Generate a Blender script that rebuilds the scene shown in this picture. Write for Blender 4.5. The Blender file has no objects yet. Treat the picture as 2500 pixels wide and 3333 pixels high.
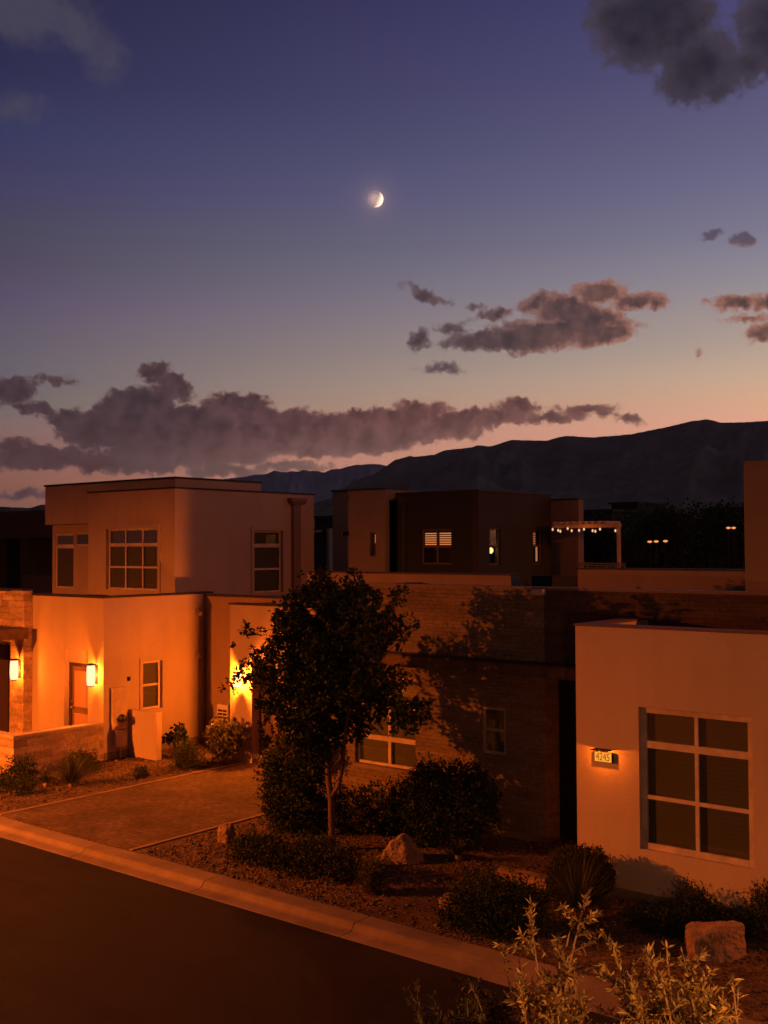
import bpy, bmesh, math, random
import numpy as np
from mathutils import Vector, Matrix, noise as mnoise

S = bpy.context.scene
COL = S.collection
PI = math.pi
random.seed(4)

# ------------------------------------------------------------------ camera
H = 5.0
FPX = 3571.4                       # focal length in pixels of a 3333 high picture
YAW, PITCH, ROLL = math.radians(-39.147), math.radians(1.786), math.radians(-0.26)
FW = np.array([math.sin(YAW)*math.cos(PITCH), math.cos(YAW)*math.cos(PITCH), math.sin(PITCH)])
RT0 = np.array([math.cos(YAW), -math.sin(YAW), 0.0])
UP0 = np.cross(RT0, FW)
RT = RT0*math.cos(ROLL)+UP0*math.sin(ROLL)
UP = -RT0*math.sin(ROLL)+UP0*math.cos(ROLL)
EYE = np.array([0.0, 0.0, H])
def ray(u, v):
    return RT*(u-1250)/FPX-UP*(v-1666.5)/FPX+FW
def at(u, v, **k):
    d = ray(u, v); (ax, val), = k.items(); i = 'xyz'.index(ax)
    return EYE+d*((val-EYE[i])/d[i])
def AX(u, v, y): return at(u, v, y=y)[0]
def AZ(u, v, y): return at(u, v, y=y)[2]
def azel(u, v):
    d = ray(u, v); d = d/np.linalg.norm(d)
    return math.atan2(d[0], d[1]), math.asin(d[2])

cd = bpy.data.cameras.new('camera'); cam = bpy.data.objects.new('camera', cd); COL.objects.link(cam)
cd.sensor_fit = 'VERTICAL'; cd.sensor_height = 24; cd.lens = FPX/3333*24
cd.clip_start = 0.1; cd.clip_end = 200000
m = Matrix(((RT[0], UP[0], -FW[0], 0), (RT[1], UP[1], -FW[1], 0), (RT[2], UP[2], -FW[2], H), (0, 0, 0, 1)))
cam.matrix_world = m
S.camera = cam
S.render.resolution_x = 768; S.render.resolution_y = 1024
S.view_settings.view_transform = 'Standard'; S.view_settings.look = 'None'
S.view_settings.exposure = 0; S.view_settings.gamma = 1

# ------------------------------------------------------------------ node helper
def lin(c):
    return tuple(((x/255)/12.92 if x/255 <= .04045 else ((x/255+.055)/1.055)**2.4) for x in c)+(1,)
class NT:
    def __init__(s, nt): s.t = nt; s.L = nt.links
    def n(s, typ, **k):
        nd = s.t.nodes.new(typ)
        for a, b in k.items(): setattr(nd, a, b)
        return nd
    def put(s, sock, val):
        if isinstance(val, bpy.types.NodeSocket): s.L.new(val, sock)
        elif val is not None: sock.default_value = val
    def math(s, op, a, b=None, c=None, clamp=False):
        nd = s.n('ShaderNodeMath', operation=op, use_clamp=clamp)
        s.put(nd.inputs[0], a); s.put(nd.inputs[1], b); s.put(nd.inputs[2], c)
        return nd.outputs[0]
    def vmath(s, op, a, b=None, scale=None):
        nd = s.n('ShaderNodeVectorMath', operation=op)
        s.put(nd.inputs[0], a); s.put(nd.inputs[1], b)
        if scale is not None: s.put(nd.inputs['Scale'], scale)
        return nd.outputs['Value'] if op in ('LENGTH', 'DOT_PRODUCT', 'DISTANCE') else nd.outputs[0]
    def mix(s, f, a, b, blend='MIX'):
        nd = s.n('ShaderNodeMix', data_type='RGBA', blend_type=blend)
        s.put(nd.inputs[0], f); s.put(nd.inputs[6], a); s.put(nd.inputs[7], b)
        return nd.outputs[2]
    def ramp(s, f, stops, interp='LINEAR'):
        nd = s.n('ShaderNodeValToRGB'); r = nd.color_ramp; r.interpolation = interp
        while len(r.elements) < len(stops): r.elements.new(0.5)
        for e, (p, c) in zip(r.elements, stops): e.position = p; e.color = c
        s.put(nd.inputs[0], f); return nd.outputs[0]
    def maprange(s, v, a, b, c=0, d=1, smooth=True):
        nd = s.n('ShaderNodeMapRange', interpolation_type='SMOOTHSTEP' if smooth else 'LINEAR')
        for i, x in enumerate((v, a, b, c, d)): s.put(nd.inputs[i], x)
        return nd.outputs[0]
    def noise(s, vec, scale, detail=4, rough=.5, dist=0):
        nd = s.n('ShaderNodeTexNoise'); s.put(nd.inputs['Vector'], vec)
        nd.inputs['Scale'].default_value = scale; nd.inputs['Detail'].default_value = detail
        nd.inputs['Roughness'].default_value = rough; nd.inputs['Distortion'].default_value = dist
        return nd
    def xyz(s, x, y, z=0):
        nd = s.n('ShaderNodeCombineXYZ'); s.put(nd.inputs[0], x); s.put(nd.inputs[1], y); s.put(nd.inputs[2], z)
        return nd.outputs[0]

# ------------------------------------------------------------------ world: dusk sky with clouds
W = bpy.data.worlds.new('World'); S.world = W; W.use_nodes = True
W.node_tree.nodes.clear(); w = NT(W.node_tree)
DEG = 180/PI
def build_world():
    tc = w.n('ShaderNodeTexCoord')
    nrm = w.vmath('NORMALIZE', tc.outputs['Generated'])
    sp = w.n('ShaderNodeSeparateXYZ'); w.put(sp.inputs[0], nrm)
    az = w.math('MULTIPLY', w.math('ARCTAN2', sp.outputs[0], sp.outputs[1]), DEG)
    el = w.math('MULTIPLY', w.math('ARCSINE', sp.outputs[2]), DEG)
    def elp(v): return (azel(1250, v)[1]*DEG+2)/62
    # colours seen along two bearings of the dusk sky, from the horizon up
    rows = [(1778, (128, 82, 62), (196, 116, 80)), (1600, (164, 105, 84), (220, 141, 112)), (1500, (174, 117, 98), (226, 151, 122)), (1400, (168, 126, 112), (224, 160, 132)),
            (1330, (156, 130, 116), (216, 168, 138)), (1250, (146, 128, 122), (202, 171, 147)), (1150, (134, 121, 123), (180, 160, 148)), (1000, (118, 108, 124), (156, 146, 150)),
            (900, (106, 100, 118), (141, 135, 150)), (800, (96, 93, 114), (126, 122, 144)), (650, (84, 82, 115), (110, 108, 140)), (500, (73, 74, 110), (98, 96, 130)), (300, (61, 61, 98), (84, 82, 122)),
            (0, (50, 50, 86), (68, 66, 112))]
    # the haze box dims what shines through it near the horizon: the sky behind is that much brighter
    HZ = [3.0, 2.25, 1.9, 1.65, 1.5, 1.38, 1.27, 1.18, 1.14, 1.11, 1.08, 1.05, 1.03, 1.01]
    aL, aR = azel(0, 1300)[0]*DEG, azel(2500, 1300)[0]*DEG
    tt = [(azel(u, 900)[0]*DEG-(aL-6))/(aR+2-(aL-6)) for u in (750, 2250)]
    colL, colR = [], []
    for v, c1, c2 in rows:
        c1, c2 = np.array(lin(c1)[:3]), np.array(lin(c2)[:3])
        R_ = (c2-c1*(1-tt[1])/(1-tt[0]))/(tt[1]-tt[0]*(1-tt[1])/(1-tt[0])); L_ = (c1-tt[0]*R_)/(1-tt[0])
        colL.append((v, (*np.clip(L_, .004, 1), 1))); colR.append((v, (*np.clip(R_, .004, 1), 1)))
    f = w.math('DIVIDE', w.math('ADD', el, 2.0), 62.0)
    low = (0, lin((24, 14, 12))); hi = (1.0, lin((26, 24, 36)))
    cL = w.ramp(f, [low]+[(elp(v), c) for v, c in colL]+[hi])
    cR = w.ramp(f, [low]+[(elp(v), c) for v, c in colR]+[hi])
    t = w.maprange(az, aL-6, aR+2, 0, 1, smooth=False)
    sky = w.mix(t, cL, cR)
    # the side of the sky away from the sunset is dark
    sd = azel(2500, 1300)[0]
    back = w.vmath('DOT_PRODUCT', nrm, (math.sin(sd), math.cos(sd), 0.0))
    dk = w.maprange(back, 0.55, -0.35)
    sky = w.mix(dk, sky, lin((40, 33, 38)))
    # faint glow of the air round the moon
    md = ray(1222, 648); md = md/np.linalg.norm(md)
    ang = w.math('MULTIPLY', w.math('ARCCOSINE', w.vmath('DOT_PRODUCT', nrm, tuple(md))), DEG)
    halo = w.math('ADD', w.math('MULTIPLY', w.math('POWER', 2.718, w.math('MULTIPLY', ang, -2.2)), 0.35), w.math('MULTIPLY', w.math('POWER', 2.718, w.math('MULTIPLY', ang, -6.5)), 2.2))
    sky = w.mix(1.0, sky, w.mix(halo, (0, 0, 0, 1), (.44, .26, .12, 1)), 'ADD')
    # clouds: each a cluster of soft lobes in azimuth / elevation, broken up by noise
    P = w.xyz(az, el, 0)
    wn = w.noise(P, 1.1, 5, .6)
    warp = w.vmath('SCALE', w.vmath('SUBTRACT', wn.outputs['Color'], (.5, .5, .5)), scale=1.15)
    wn2 = w.noise(P, 3.4, 3, .5)
    warp2 = w.vmath('SCALE', w.vmath('SUBTRACT', wn2.outputs['Color'], (.5, .5, .5)), scale=.35)
    Q = w.vmath('ADD', w.vmath('ADD', P, warp), warp2)
    def field(blobs):
        prev = None
        for (u, v, rx, ry, rot) in blobs:
            a0, e0 = azel(u, v); a1, _ = azel(u+rx, v); _, e1 = azel(u, v-ry)
            ra, re = abs(a1-a0)*DEG, abs(e1-e0)*DEG
            mp = w.n('ShaderNodeMapping', vector_type='TEXTURE')
            w.put(mp.inputs[0], Q)
            mp.inputs[1].default_value = (a0*DEG, e0*DEG, 0)
            mp.inputs[2].default_value = (0, 0, math.radians(rot))
            mp.inputs[3].default_value = (ra, re, 1)
            ln = w.vmath('LENGTH', mp.outputs[0])
            r = min(ra, re*1.3)
            o = w.math('MULTIPLY_ADD', ln, -r, r)
            prev = o if prev is None else w.math('SMOOTH_MAX', prev, o, .12)
        return prev
    nb = w.noise(w.vmath('ADD', P, (7.3, 2.1, 0)), 1.5, 7, .54)
    nz = w.math('MULTIPLY', w.math('SUBTRACT', nb.outputs[0], .5), 1.3)
    nfb = w.noise(P, 6.0, 5, .6); nzf = w.math('MULTIPLY', w.math('SUBTRACT', nfb.outputs[0], .5), .3)
    big = [(580, 1405, 320, 84, 0), (900, 1405, 330, 72, -1), (1230, 1395, 330, 58, 2), (1540, 1362, 190, 28, 3), (1790, 1360, 110, 13, 2),
           (350, 1400, 165, 66, 0), (450, 1310, 120, 46, 10), (505, 1212, 46, 34, 0), (575, 1262, 56, 40, -35), (770, 1325, 100, 46, 0),
           (150, 1492, 200, 32, 0), (400, 1500, 230, 32, 0), (40, 1450, 50, 16, 0), (110, 1330, 85, 15, -8), (225, 1365, 60, 30, 0),
           (45, 1272, 70, 36, 8), (1690, 1328, 60, 22, -10), (1910, 1335, 70, 13, 0), (2050, 1364, 34, 12, -10), (740, 1532, 110, 20, 0),
           (950, 1522, 90, 10, 0), (640, 1470, 260, 44, 0), (1080, 1440, 260, 44, 2), (1380, 1330, 70, 22, 0), (180, 1235, 40, 10, 0), (60, 1610, 120, 10, 0)]
    mid = [(1560, 1108, 120, 32, 3), (1750, 1092, 190, 52, 2), (1950, 1085, 130, 40, 4), (1840, 1010, 110, 52, 0), (1950, 952, 90, 36, 0),
           (2075, 975, 95, 30, 0), (1745, 985, 70, 18, 20), (2140, 988, 30, 22, 0), (1470, 1075, 40, 18, 0), (1900, 1040, 120, 50, 0),
           (1395, 962, 62, 18, -22), (1372, 1105, 32, 30, 20), (1438, 1203, 52, 15, -5), (1610, 1028, 58, 17, 8), (1546, 998, 16, 9, 0),
           (2400, 985, 96, 25, 0), (2520, 975, 80, 26, 0), (2480, 1078, 56, 26, 10), (2425, 785, 36, 26, -20), (2315, 762, 26, 12, 0), (2272, 1146, 9, 7, 0),
           (2440, 1030, 60, 7, 0)]
    top = [(2130, 70, 190, 150, 0), (2270, 215, 120, 105, 20), (2000, 50, 80, 60, 0), (2500, 90, 90, 140, 0), (2430, 215, 110, 50, 0), (2330, 290, 60, 40, 0)]
    soft = [(70, 30, 200, 100, 0), (250, 95, 120, 62, -35), (345, 190, 45, 60, 0), (60, 350, 60, 30, 0)]
    fb, fm, ft, fs = field(big), field(mid), field(top), field(soft)
    N = w.math('ADD', nz, nzf)
    def mask(fl, lo, hi_, amp):
        return w.maprange(w.math('ADD', fl, w.math('MULTIPLY', N, amp)), lo, hi_)
    hB = w.math('ADD', w.math('ADD', fb, .26), w.math('MULTIPLY', N, .66))
    mB = w.maprange(hB, -.02, .28); mM = mask(w.math('ADD', fm, .17), -.04, .26, .66); mT = mask(w.math('ADD', ft, .55), -.15, .75, 1.3)
    mS = w.math('MULTIPLY', mask(w.math('ADD', fs, .4), -.4, 1.3, 1.3), .75)
    # relief: compare the billow noise with itself a little toward the glow
    na = w.noise(w.vmath('ADD', Q, (7.3, 2.1, 0)), .9, 4, .5); ns = w.noise(w.vmath('ADD', Q, (7.3+.30, 2.1-.22, 0)), .9, 4, .5)
    rel = w.maprange(w.math('SUBTRACT', na.outputs[0], ns.outputs[0]), -.16, .16)
    ns2 = w.noise(w.vmath('ADD', P, (1.0, 9.0, 0)), .8, 6, .6)
    rel2 = w.maprange(ns2.outputs[0], .35, .66)
    relm = w.math('MULTIPLY_ADD', rel, .30, w.math('MULTIPLY', rel2, .55))
    # big bank: grey purple on the left turning dusky pink to the right and low down
    tb = w.maprange(az, azel(250, 1400)[0]*DEG, azel(1500, 1400)[0]*DEG)
    tl = w.maprange(el, azel(1250, 1520)[1]*DEG, azel(1250, 1330)[1]*DEG, 1, 0)
    darkc = w.mix(tb, lin((44, 34, 39)), lin((74, 46, 46)))
    litc = w.mix(tb, lin((80, 60, 65)), lin((126, 82, 78)))
    darkc = w.mix(w.math('MULTIPLY', tl, .45), darkc, lin((94, 56, 48)))
    cb = w.mix(relm, darkc, litc)
    eb = w.maprange(hB, .5, .0)
    cb = w.mix(w.math('MULTIPLY', eb, .6), cb, w.mix(tb, lin((106, 80, 80)), lin((156, 102, 88))))
    cm_lit = w.mix(w.maprange(az, azel(1450, 1000)[0]*DEG, azel(2050, 1000)[0]*DEG), lin((100, 80, 84)), lin((160, 108, 92)))
    cm = w.mix(w.math('MULTIPLY_ADD', relm, .55, w.math('MULTIPLY', w.maprange(w.math('MULTIPLY_ADD', N, .66, fm), .40, -.08), .9), clamp=True), lin((58, 43, 47)), cm_lit)
    cm = w.mix(w.maprange(el, azel(1250, 900)[1]*DEG, azel(1250, 820)[1]*DEG), cm, lin((92, 82, 100)))
    ct = w.mix(w.math('ADD', w.math('MULTIPLY', relm, .4), w.math('MULTIPLY', w.maprange(ft, 1.2, -.2), .6)), lin((36, 34, 43)), lin((74, 65, 78)))
    csf = lin((78, 74, 92))
    sky = w.mix(mS, sky, csf); sky = w.mix(w.math('MULTIPLY', mB, .97), sky, cb)
    sky = w.mix(w.math('MULTIPLY', mM, .94), sky, cm); sky = w.mix(w.math('MULTIPLY', mT, .95), sky, ct)
    gn = w.ramp(f, [(0, (1, 1, 1, 1))]+[(elp(r_[0]), (h_/3, h_/3, h_/3, 1)) for r_, h_ in zip(rows, HZ)]+[(1.0, (1/3, 1/3, 1/3, 1))])
    sky = w.vmath('SCALE', w.vmath('MULTIPLY', sky, gn), scale=3.0)
    bg = w.n('ShaderNodeBackground'); w.put(bg.inputs[0], sky); bg.inputs[1].default_value = 1.0
    out = w.n('ShaderNodeOutputWorld'); w.L.new(bg.outputs[0], out.inputs[0])
build_world()

# the set sun: below the horizon, it reaches only the moon (the ground shades the rest)
md = ray(1222, 648); md = md/np.linalg.norm(md)
mr = np.cross(md, (0, 0, 1)); mr /= np.linalg.norm(mr); mu = np.cross(mr, md)
q = math.radians(-22); e_ = math.radians(76)
sdir = md*math.cos(e_)+(mr*math.cos(q)+mu*math.sin(q))*math.sin(e_)
sl = bpy.data.lights.new('sun', 'SUN'); sl.energy = 9.0; sl.angle = math.radians(.5); sl.color = (1, .76, .52)
so = bpy.data.objects.new('sun', sl); COL.objects.link(so)
so.rotation_euler = Vector(sdir).to_track_quat('Z', 'Y').to_euler(); so.location = (0, 0, 60)

# ------------------------------------------------------------------ materials
MATS = {}
def mat(name, col, rough=.8, fn=None, spec=.3, metal=0):
    if name in MATS: return MATS[name]
    mt = bpy.data.materials.new(name); mt.use_nodes = True
    t = NT(mt.node_tree); bs = mt.node_tree.nodes['Principled BSDF']
    bs.inputs['Base Color'].default_value = (*col, 1); bs.inputs['Roughness'].default_value = rough
    bs.inputs['Specular IOR Level'].default_value = spec; bs.inputs['Metallic'].default_value = metal
    if fn: fn(t, bs, col)
    MATS[name] = mt; return mt
def bump(t, bs, h, dist=.01, strength=1):
    b = t.n('ShaderNodeBump'); b.inputs['Distance'].default_value = dist; b.inputs['Strength'].default_value = strength
    t.put(b.inputs['Height'], h); t.put(bs.inputs['Normal'], b.outputs[0])
def oc(t): return t.n('ShaderNodeTexCoord').outputs['Object']
def f_stucco(t, bs, c):
    P = oc(t)
    n1 = t.noise(P, .7, 5, .6); n2 = t.noise(P, 42, 4, .7); n3 = t.noise(P, 9, 3, .5)
    st = t.noise(t.vmath('MULTIPLY', P, (2.2, 2.2, .25)), 1.6, 4, .6)
    k = t.math('MULTIPLY_ADD', t.maprange(n1.outputs[0], .3, .7), .12, .90)
    k = t.math('MULTIPLY', k, t.maprange(n2.outputs[0], .3, .7, .93, 1.05))
    k = t.math('MULTIPLY', k, t.maprange(st.outputs[0], .42, .7, 1.0, .95))
    t.put(bs.inputs['Base Color'], t.vmath('SCALE', (*c,), scale=k))
    bump(t, bs, t.math('MULTIPLY_ADD', n3.outputs[0], .8, n2.outputs[0]), .006, .8)
def f_brick(bw, bh, mortar, var):
    def fn(t, bs, c):
        P = oc(t); sp = t.n('ShaderNodeSeparateXYZ'); t.put(sp.inputs[0], P)
        nn = t.noise(P, 3.0, 3, .5)
        uv = t.xyz(t.math('ADD', sp.outputs[0], sp.outputs[1]), t.math('ADD', sp.outputs[2], t.math('MULTIPLY', nn.outputs[0], .03)))
        b = t.n('ShaderNodeTexBrick'); t.put(b.inputs['Vector'], uv)
        b.offset = .37; b.offset_frequency = 3; b.squash = .7; b.squash_frequency = 2
        b.inputs['Color1'].default_value = (*[x*(1+var) for x in c], 1); b.inputs['Color2'].default_value = (*[x*(1-var) for x in c], 1)
        b.inputs['Mortar'].default_value = (*[x*.8 for x in c], 1)
        b.inputs['Scale'].default_value = 1; b.inputs['Mortar Size'].default_value = mortar; b.inputs['Mortar Smooth'].default_value = .6
        b.inputs['Brick Width'].default_value = bw; b.inputs['Row Height'].default_value = bh
        n2 = t.noise(P, 14, 5, .65)
        n1 = t.noise(t.vmath('MULTIPLY', P, (1, 1, 5)), 1.3, 4, .6)
        k = t.math('MULTIPLY', t.maprange(n2.outputs[0], .25, .75, .75, 1.25), t.maprange(n1.outputs[0], .3, .7, .8, 1.2))
        t.put(bs.inputs['Base Color'], t.vmath('SCALE', b.outputs[0], scale=k))
        bump(t, bs, t.math('MULTIPLY_ADD', b.outputs['Fac'], -1.0, t.math('MULTIPLY', n2.outputs[0], .8)), .02, .8)
    return fn
def f_paver(t, bs, c):
    P = oc(t)
    b = t.n('ShaderNodeTexBrick'); t.put(b.inputs['Vector'], P)
    b.inputs['Color1'].default_value = (*[x*1.12 for x in c], 1); b.inputs['Color2'].default_value = (*[x*.86 for x in c], 1)
    b.inputs['Mortar'].default_value = (*[x*.62 for x in c], 1)
    b.inputs['Scale'].default_value = 1; b.inputs['Mortar Size'].default_value = .008; b.inputs['Brick Width'].default_value = .24; b.inputs['Row Height'].default_value = .12
    n2 = t.noise(P, 8, 5, .7); n1 = t.noise(P, .9, 4, .6)
    k = t.math('MULTIPLY', t.maprange(n2.outputs[0], .25, .75, .6, 1.4), t.maprange(n1.outputs[0], .3, .7, .65, 1.3))
    t.put(bs.inputs['Base Color'], t.vmath('SCALE', b.outputs[0], scale=k))
    bump(t, bs, t.math('MULTIPLY_ADD', b.outputs['Fac'], -1.0, t.math('MULTIPLY', n2.outputs[0], 1.2)), .02, 1)
def f_gravel(t, bs, c):
    P = oc(t)
    v = t.n('ShaderNodeTexVoronoi'); t.put(v.inputs['Vector'], P); v.inputs['Scale'].default_value = 26
    v2 = t.n('ShaderNodeTexVoronoi'); t.put(v2.inputs['Vector'], P); v2.inputs['Scale'].default_value = 60
    sp = t.n('ShaderNodeSeparateColor'); t.put(sp.inputs[0], v.outputs['Color'])
    n1 = t.noise(P, 1.1, 5, .65)
    k = t.math('MULTIPLY', t.maprange(sp.outputs[0], 0, 1, .45, 1.5, False), t.maprange(n1.outputs[0], .3, .7, .7, 1.25))
    t.put(bs.inputs['Base Color'], t.vmath('SCALE', (*c,), scale=k))
    bump(t, bs, t.math('MULTIPLY_ADD', v.outputs['Distance'], -1.0, t.math('MULTIPLY', v2.outputs['Distance'], -.4)), .03, 1)
def f_asphalt(t, bs, c):
    P = oc(t)
    n1 = t.noise(P, 90, 4, .7); n2 = t.noise(P, .5, 5, .6); n3 = t.noise(t.vmath('MULTIPLY', P, (.3, 2.5, 1)), .7, 4, .6)
    k = t.math('MULTIPLY', t.maprange(n1.outputs[0], .3, .7, .6, 1.5), t.maprange(n2.outputs[0], .3, .7, .75, 1.3))
    k = t.math('MULTIPLY', k, t.maprange(n3.outputs[0], .4, .7, 1, .8))
    t.put(bs.inputs['Base Color'], t.vmath('SCALE', (*c,), scale=k))
    vc = t.n('ShaderNodeTexVoronoi', feature='DISTANCE_TO_EDGE'); t.put(vc.inputs['Vector'], t.vmath('ADD', P, t.vmath('SCALE', n2.outputs['Color'], scale=1.2))); vc.inputs['Scale'].default_value = .42
    k = t.math('MULTIPLY', k, t.maprange(vc.outputs['Distance'], .002, .010, .82, 1.0))
    t.put(bs.inputs['Base Color'], t.vmath('SCALE', (*c,), scale=k))
    t.put(bs.inputs['Roughness'], t.maprange(n2.outputs[0], .3, .7, .75, .95))
    bump(t, bs, n1.outputs[0], .006, .8)
def f_rough(sc=6, dist=.02, lo=.6, hi=1.3):
    def fn(t, bs, c):
        P = oc(t); n1 = t.noise(P, sc, 7, .65); n2 = t.noise(P, sc*.2, 4, .6)
        k = t.math('MULTIPLY', t.maprange(n1.outputs[0], .3, .7, lo, hi), t.maprange(n2.outputs[0], .3, .7, .8, 1.15))
        t.put(bs.inputs['Base Color'], t.vmath('SCALE', (*c,), scale=k))
        bump(t, bs, n1.outputs[0], dist, 1)
    return fn
def f_concrete(t, bs, c):
    P = oc(t); n1 = t.noise(P, 60, 4, .7); n2 = t.noise(P, 1.2, 6, .65)
    k = t.math('MULTIPLY', t.maprange(n1.outputs[0], .3, .7, .85, 1.12), t.maprange(n2.outputs[0], .3, .72, .72, 1.15))
    t.put(bs.inputs['Base Color'], t.vmath('SCALE', (*c,), scale=k)); bump(t, bs, n1.outputs[0], .004, .8)
def leaf_mat(name, c, c2=None, rough=.55, trans=.25):
    if name in MATS: return MATS[name]
    mt = bpy.data.materials.new(name); mt.use_nodes = True; t = NT(mt.node_tree)
    bs = mt.node_tree.nodes['Principled BSDF']; out = mt.node_tree.nodes['Material Output']
    gi = t.n('ShaderNodeNewGeometry')
    col = t.mix(gi.outputs['Random Per Island'], (*c, 1), (*(c2 or [x*1.8 for x in c]), 1))
    t.put(bs.inputs['Base Color'], col); bs.inputs['Roughness'].default_value = rough
    bs.inputs['Specular IOR Level'].default_value = .35
    tr = t.n('ShaderNodeBsdfTranslucent'); t.put(tr.inputs[0], col)
    mx = t.n('ShaderNodeMixShader'); mx.inputs[0].default_value = trans
    t.L.new(bs.outputs[0], mx.inputs[1]); t.L.new(tr.outputs[0], mx.inputs[2]); t.L.new(mx.outputs[0], out.inputs[0])
    MATS[name] = mt; return mt
def glass_mat():
    if 'window_glass' in MATS: return MATS['window_glass']
    mt = bpy.data.materials.new('window_glass'); mt.use_nodes = True; t = NT(mt.node_tree)
    mt.node_tree.nodes.remove(mt.node_tree.nodes['Principled BSDF']); out = mt.node_tree.nodes['Material Output']
    tr = t.n('ShaderNodeBsdfTransparent'); tr.inputs[0].default_value = (.93, .94, .92, 1)
    gl = t.n('ShaderNodeBsdfGlossy'); gl.inputs['Roughness'].default_value = .03; gl.inputs[0].default_value = (.9, .9, .9, 1)
    gi = t.n('ShaderNodeNewGeometry'); cs = t.math('ABSOLUTE', t.vmath('DOT_PRODUCT', gi.outputs['Incoming'], gi.outputs['Normal']))
    fr_ = t.math('MULTIPLY_ADD', t.math('POWER', t.math('SUBTRACT', 1.0, cs, clamp=True), 5.0), .96, .04)   # Schlick, same from both sides
    mx = t.n('ShaderNodeMixShader'); t.L.new(fr_, mx.inputs[0]); t.L.new(tr.outputs[0], mx.inputs[1]); t.L.new(gl.outputs[0], mx.inputs[2])
    t.L.new(mx.outputs[0], out.inputs[0]); MATS['window_glass'] = mt; return mt
def emis(name, col, strength, thru=0.0):
    if name in MATS: return MATS[name]
    mt = bpy.data.materials.new(name); mt.use_nodes = True; t = NT(mt.node_tree)
    mt.node_tree.nodes.remove(mt.node_tree.nodes['Principled BSDF']); out = mt.node_tree.nodes['Material Output']
    em = t.n('ShaderNodeEmission'); em.inputs[0].default_value = (*col, 1); em.inputs[1].default_value = strength
    if thru:
        tr = t.n('ShaderNodeBsdfTransparent'); tr.inputs[0].default_value = (thru, thru, thru, 1)
        ad = t.n('ShaderNodeAddShader'); t.L.new(em.outputs[0], ad.inputs[0]); t.L.new(tr.outputs[0], ad.inputs[1]); t.L.new(ad.outputs[0], out.inputs[0])
    else: t.L.new(em.outputs[0], out.inputs[0])
    MATS[name] = mt; return mt
def f_blind(t, bs, c):
    P = oc(t); sp = t.n('ShaderNodeSeparateXYZ'); t.put(sp.inputs[0], P)
    s_ = t.math('FRACT', t.math('MULTIPLY', sp.outputs[2], 1/.065))
    k = t.maprange(s_, .0, .25, .75, 1.0)
    t.put(bs.inputs['Base Color'], t.vmath('SCALE', (*c,), scale=k)); bump(t, bs, s_, .01, .6)

M_ST = mat('stucco_cream', (.62, .50, .40), .9, f_stucco)
M_ST2 = mat('stucco_tan', (.46, .37, .29), .9, f_stucco)
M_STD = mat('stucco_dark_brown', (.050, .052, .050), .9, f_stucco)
M_STB = mat('stucco_charcoal', (.030, .038, .044), .9, f_stucco)
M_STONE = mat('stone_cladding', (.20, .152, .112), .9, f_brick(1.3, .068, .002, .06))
M_STONE2 = mat('porch_stone', (.42, .31, .22), .9, f_brick(.46, .16, .006, .25))
M_CAP = mat('roof_cap_metal', (.035, .025, .022), .6)
M_ROOF = mat('flat_roof_membrane', (.10, .08, .075), .9, f_rough(5, .01))
M_FR = mat('window_frame_paint', (.62, .52, .42), .6, f_rough(12, .002, .9, 1.05))
M_FRD = mat('window_frame_grey', (.12, .10, .09), .6)
M_REV = M_ST
M_BL = mat('window_blind', (.12, .115, .075), .8, f_blind)
M_DARK = mat('dark_interior', (.012, .011, .010), .95)
M_GL = glass_mat()
M_DOOR = mat('door_paint', (.22, .13, .09), .5, f_rough(3, .002, .85, 1.1))
M_DOORD = mat('door_frame_dark', (.05, .03, .022), .5)
M_GAR = mat('garage_door_brown', (.15, .09, .065), .7, f_rough(4, .003, .85, 1.12))
M_MET = mat('dark_metal', (.04, .035, .03), .45, metal=.6)
M_BOX = mat('meter_box_paint', (.45, .36, .28), .6, f_rough(9, .002, .9, 1.08))
M_ASP = mat('asphalt', (.018, .017, .017), .95, f_asphalt, spec=.12)
M_CON = mat('curb_concrete', (.225, .18, .145), .9, f_concrete)
M_PAV = mat('driveway_pavers', (.115, .08, .055), .9, f_paver)
M_PAVE = mat('paver_border', (.28, .2, .15), .9, f_concrete)
M_GRV = mat('gravel_ground', (.13, .088, .065), .95, f_gravel)
M_STN = leaf_mat('gravel_stones', (.05, .036, .026), (.15, .11, .08), .9, 0.0)
M_ROCK = mat('boulder_stone', (.34, .24, .17), .9, f_rough(5, .04, .7, 1.2))
M_BARK = mat('bark', (.26, .17, .11), .9, f_rough(18, .012, .65, 1.25))
M_AC = mat('ac_unit_paint', (.6, .55, .48), .6)
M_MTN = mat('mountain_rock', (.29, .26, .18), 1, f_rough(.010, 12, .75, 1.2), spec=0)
M_MTF = mat('far_mountain_rock', (.36, .40, .44), 1, f_rough(.0012, 60, .8, 1.2), spec=0)

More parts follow.
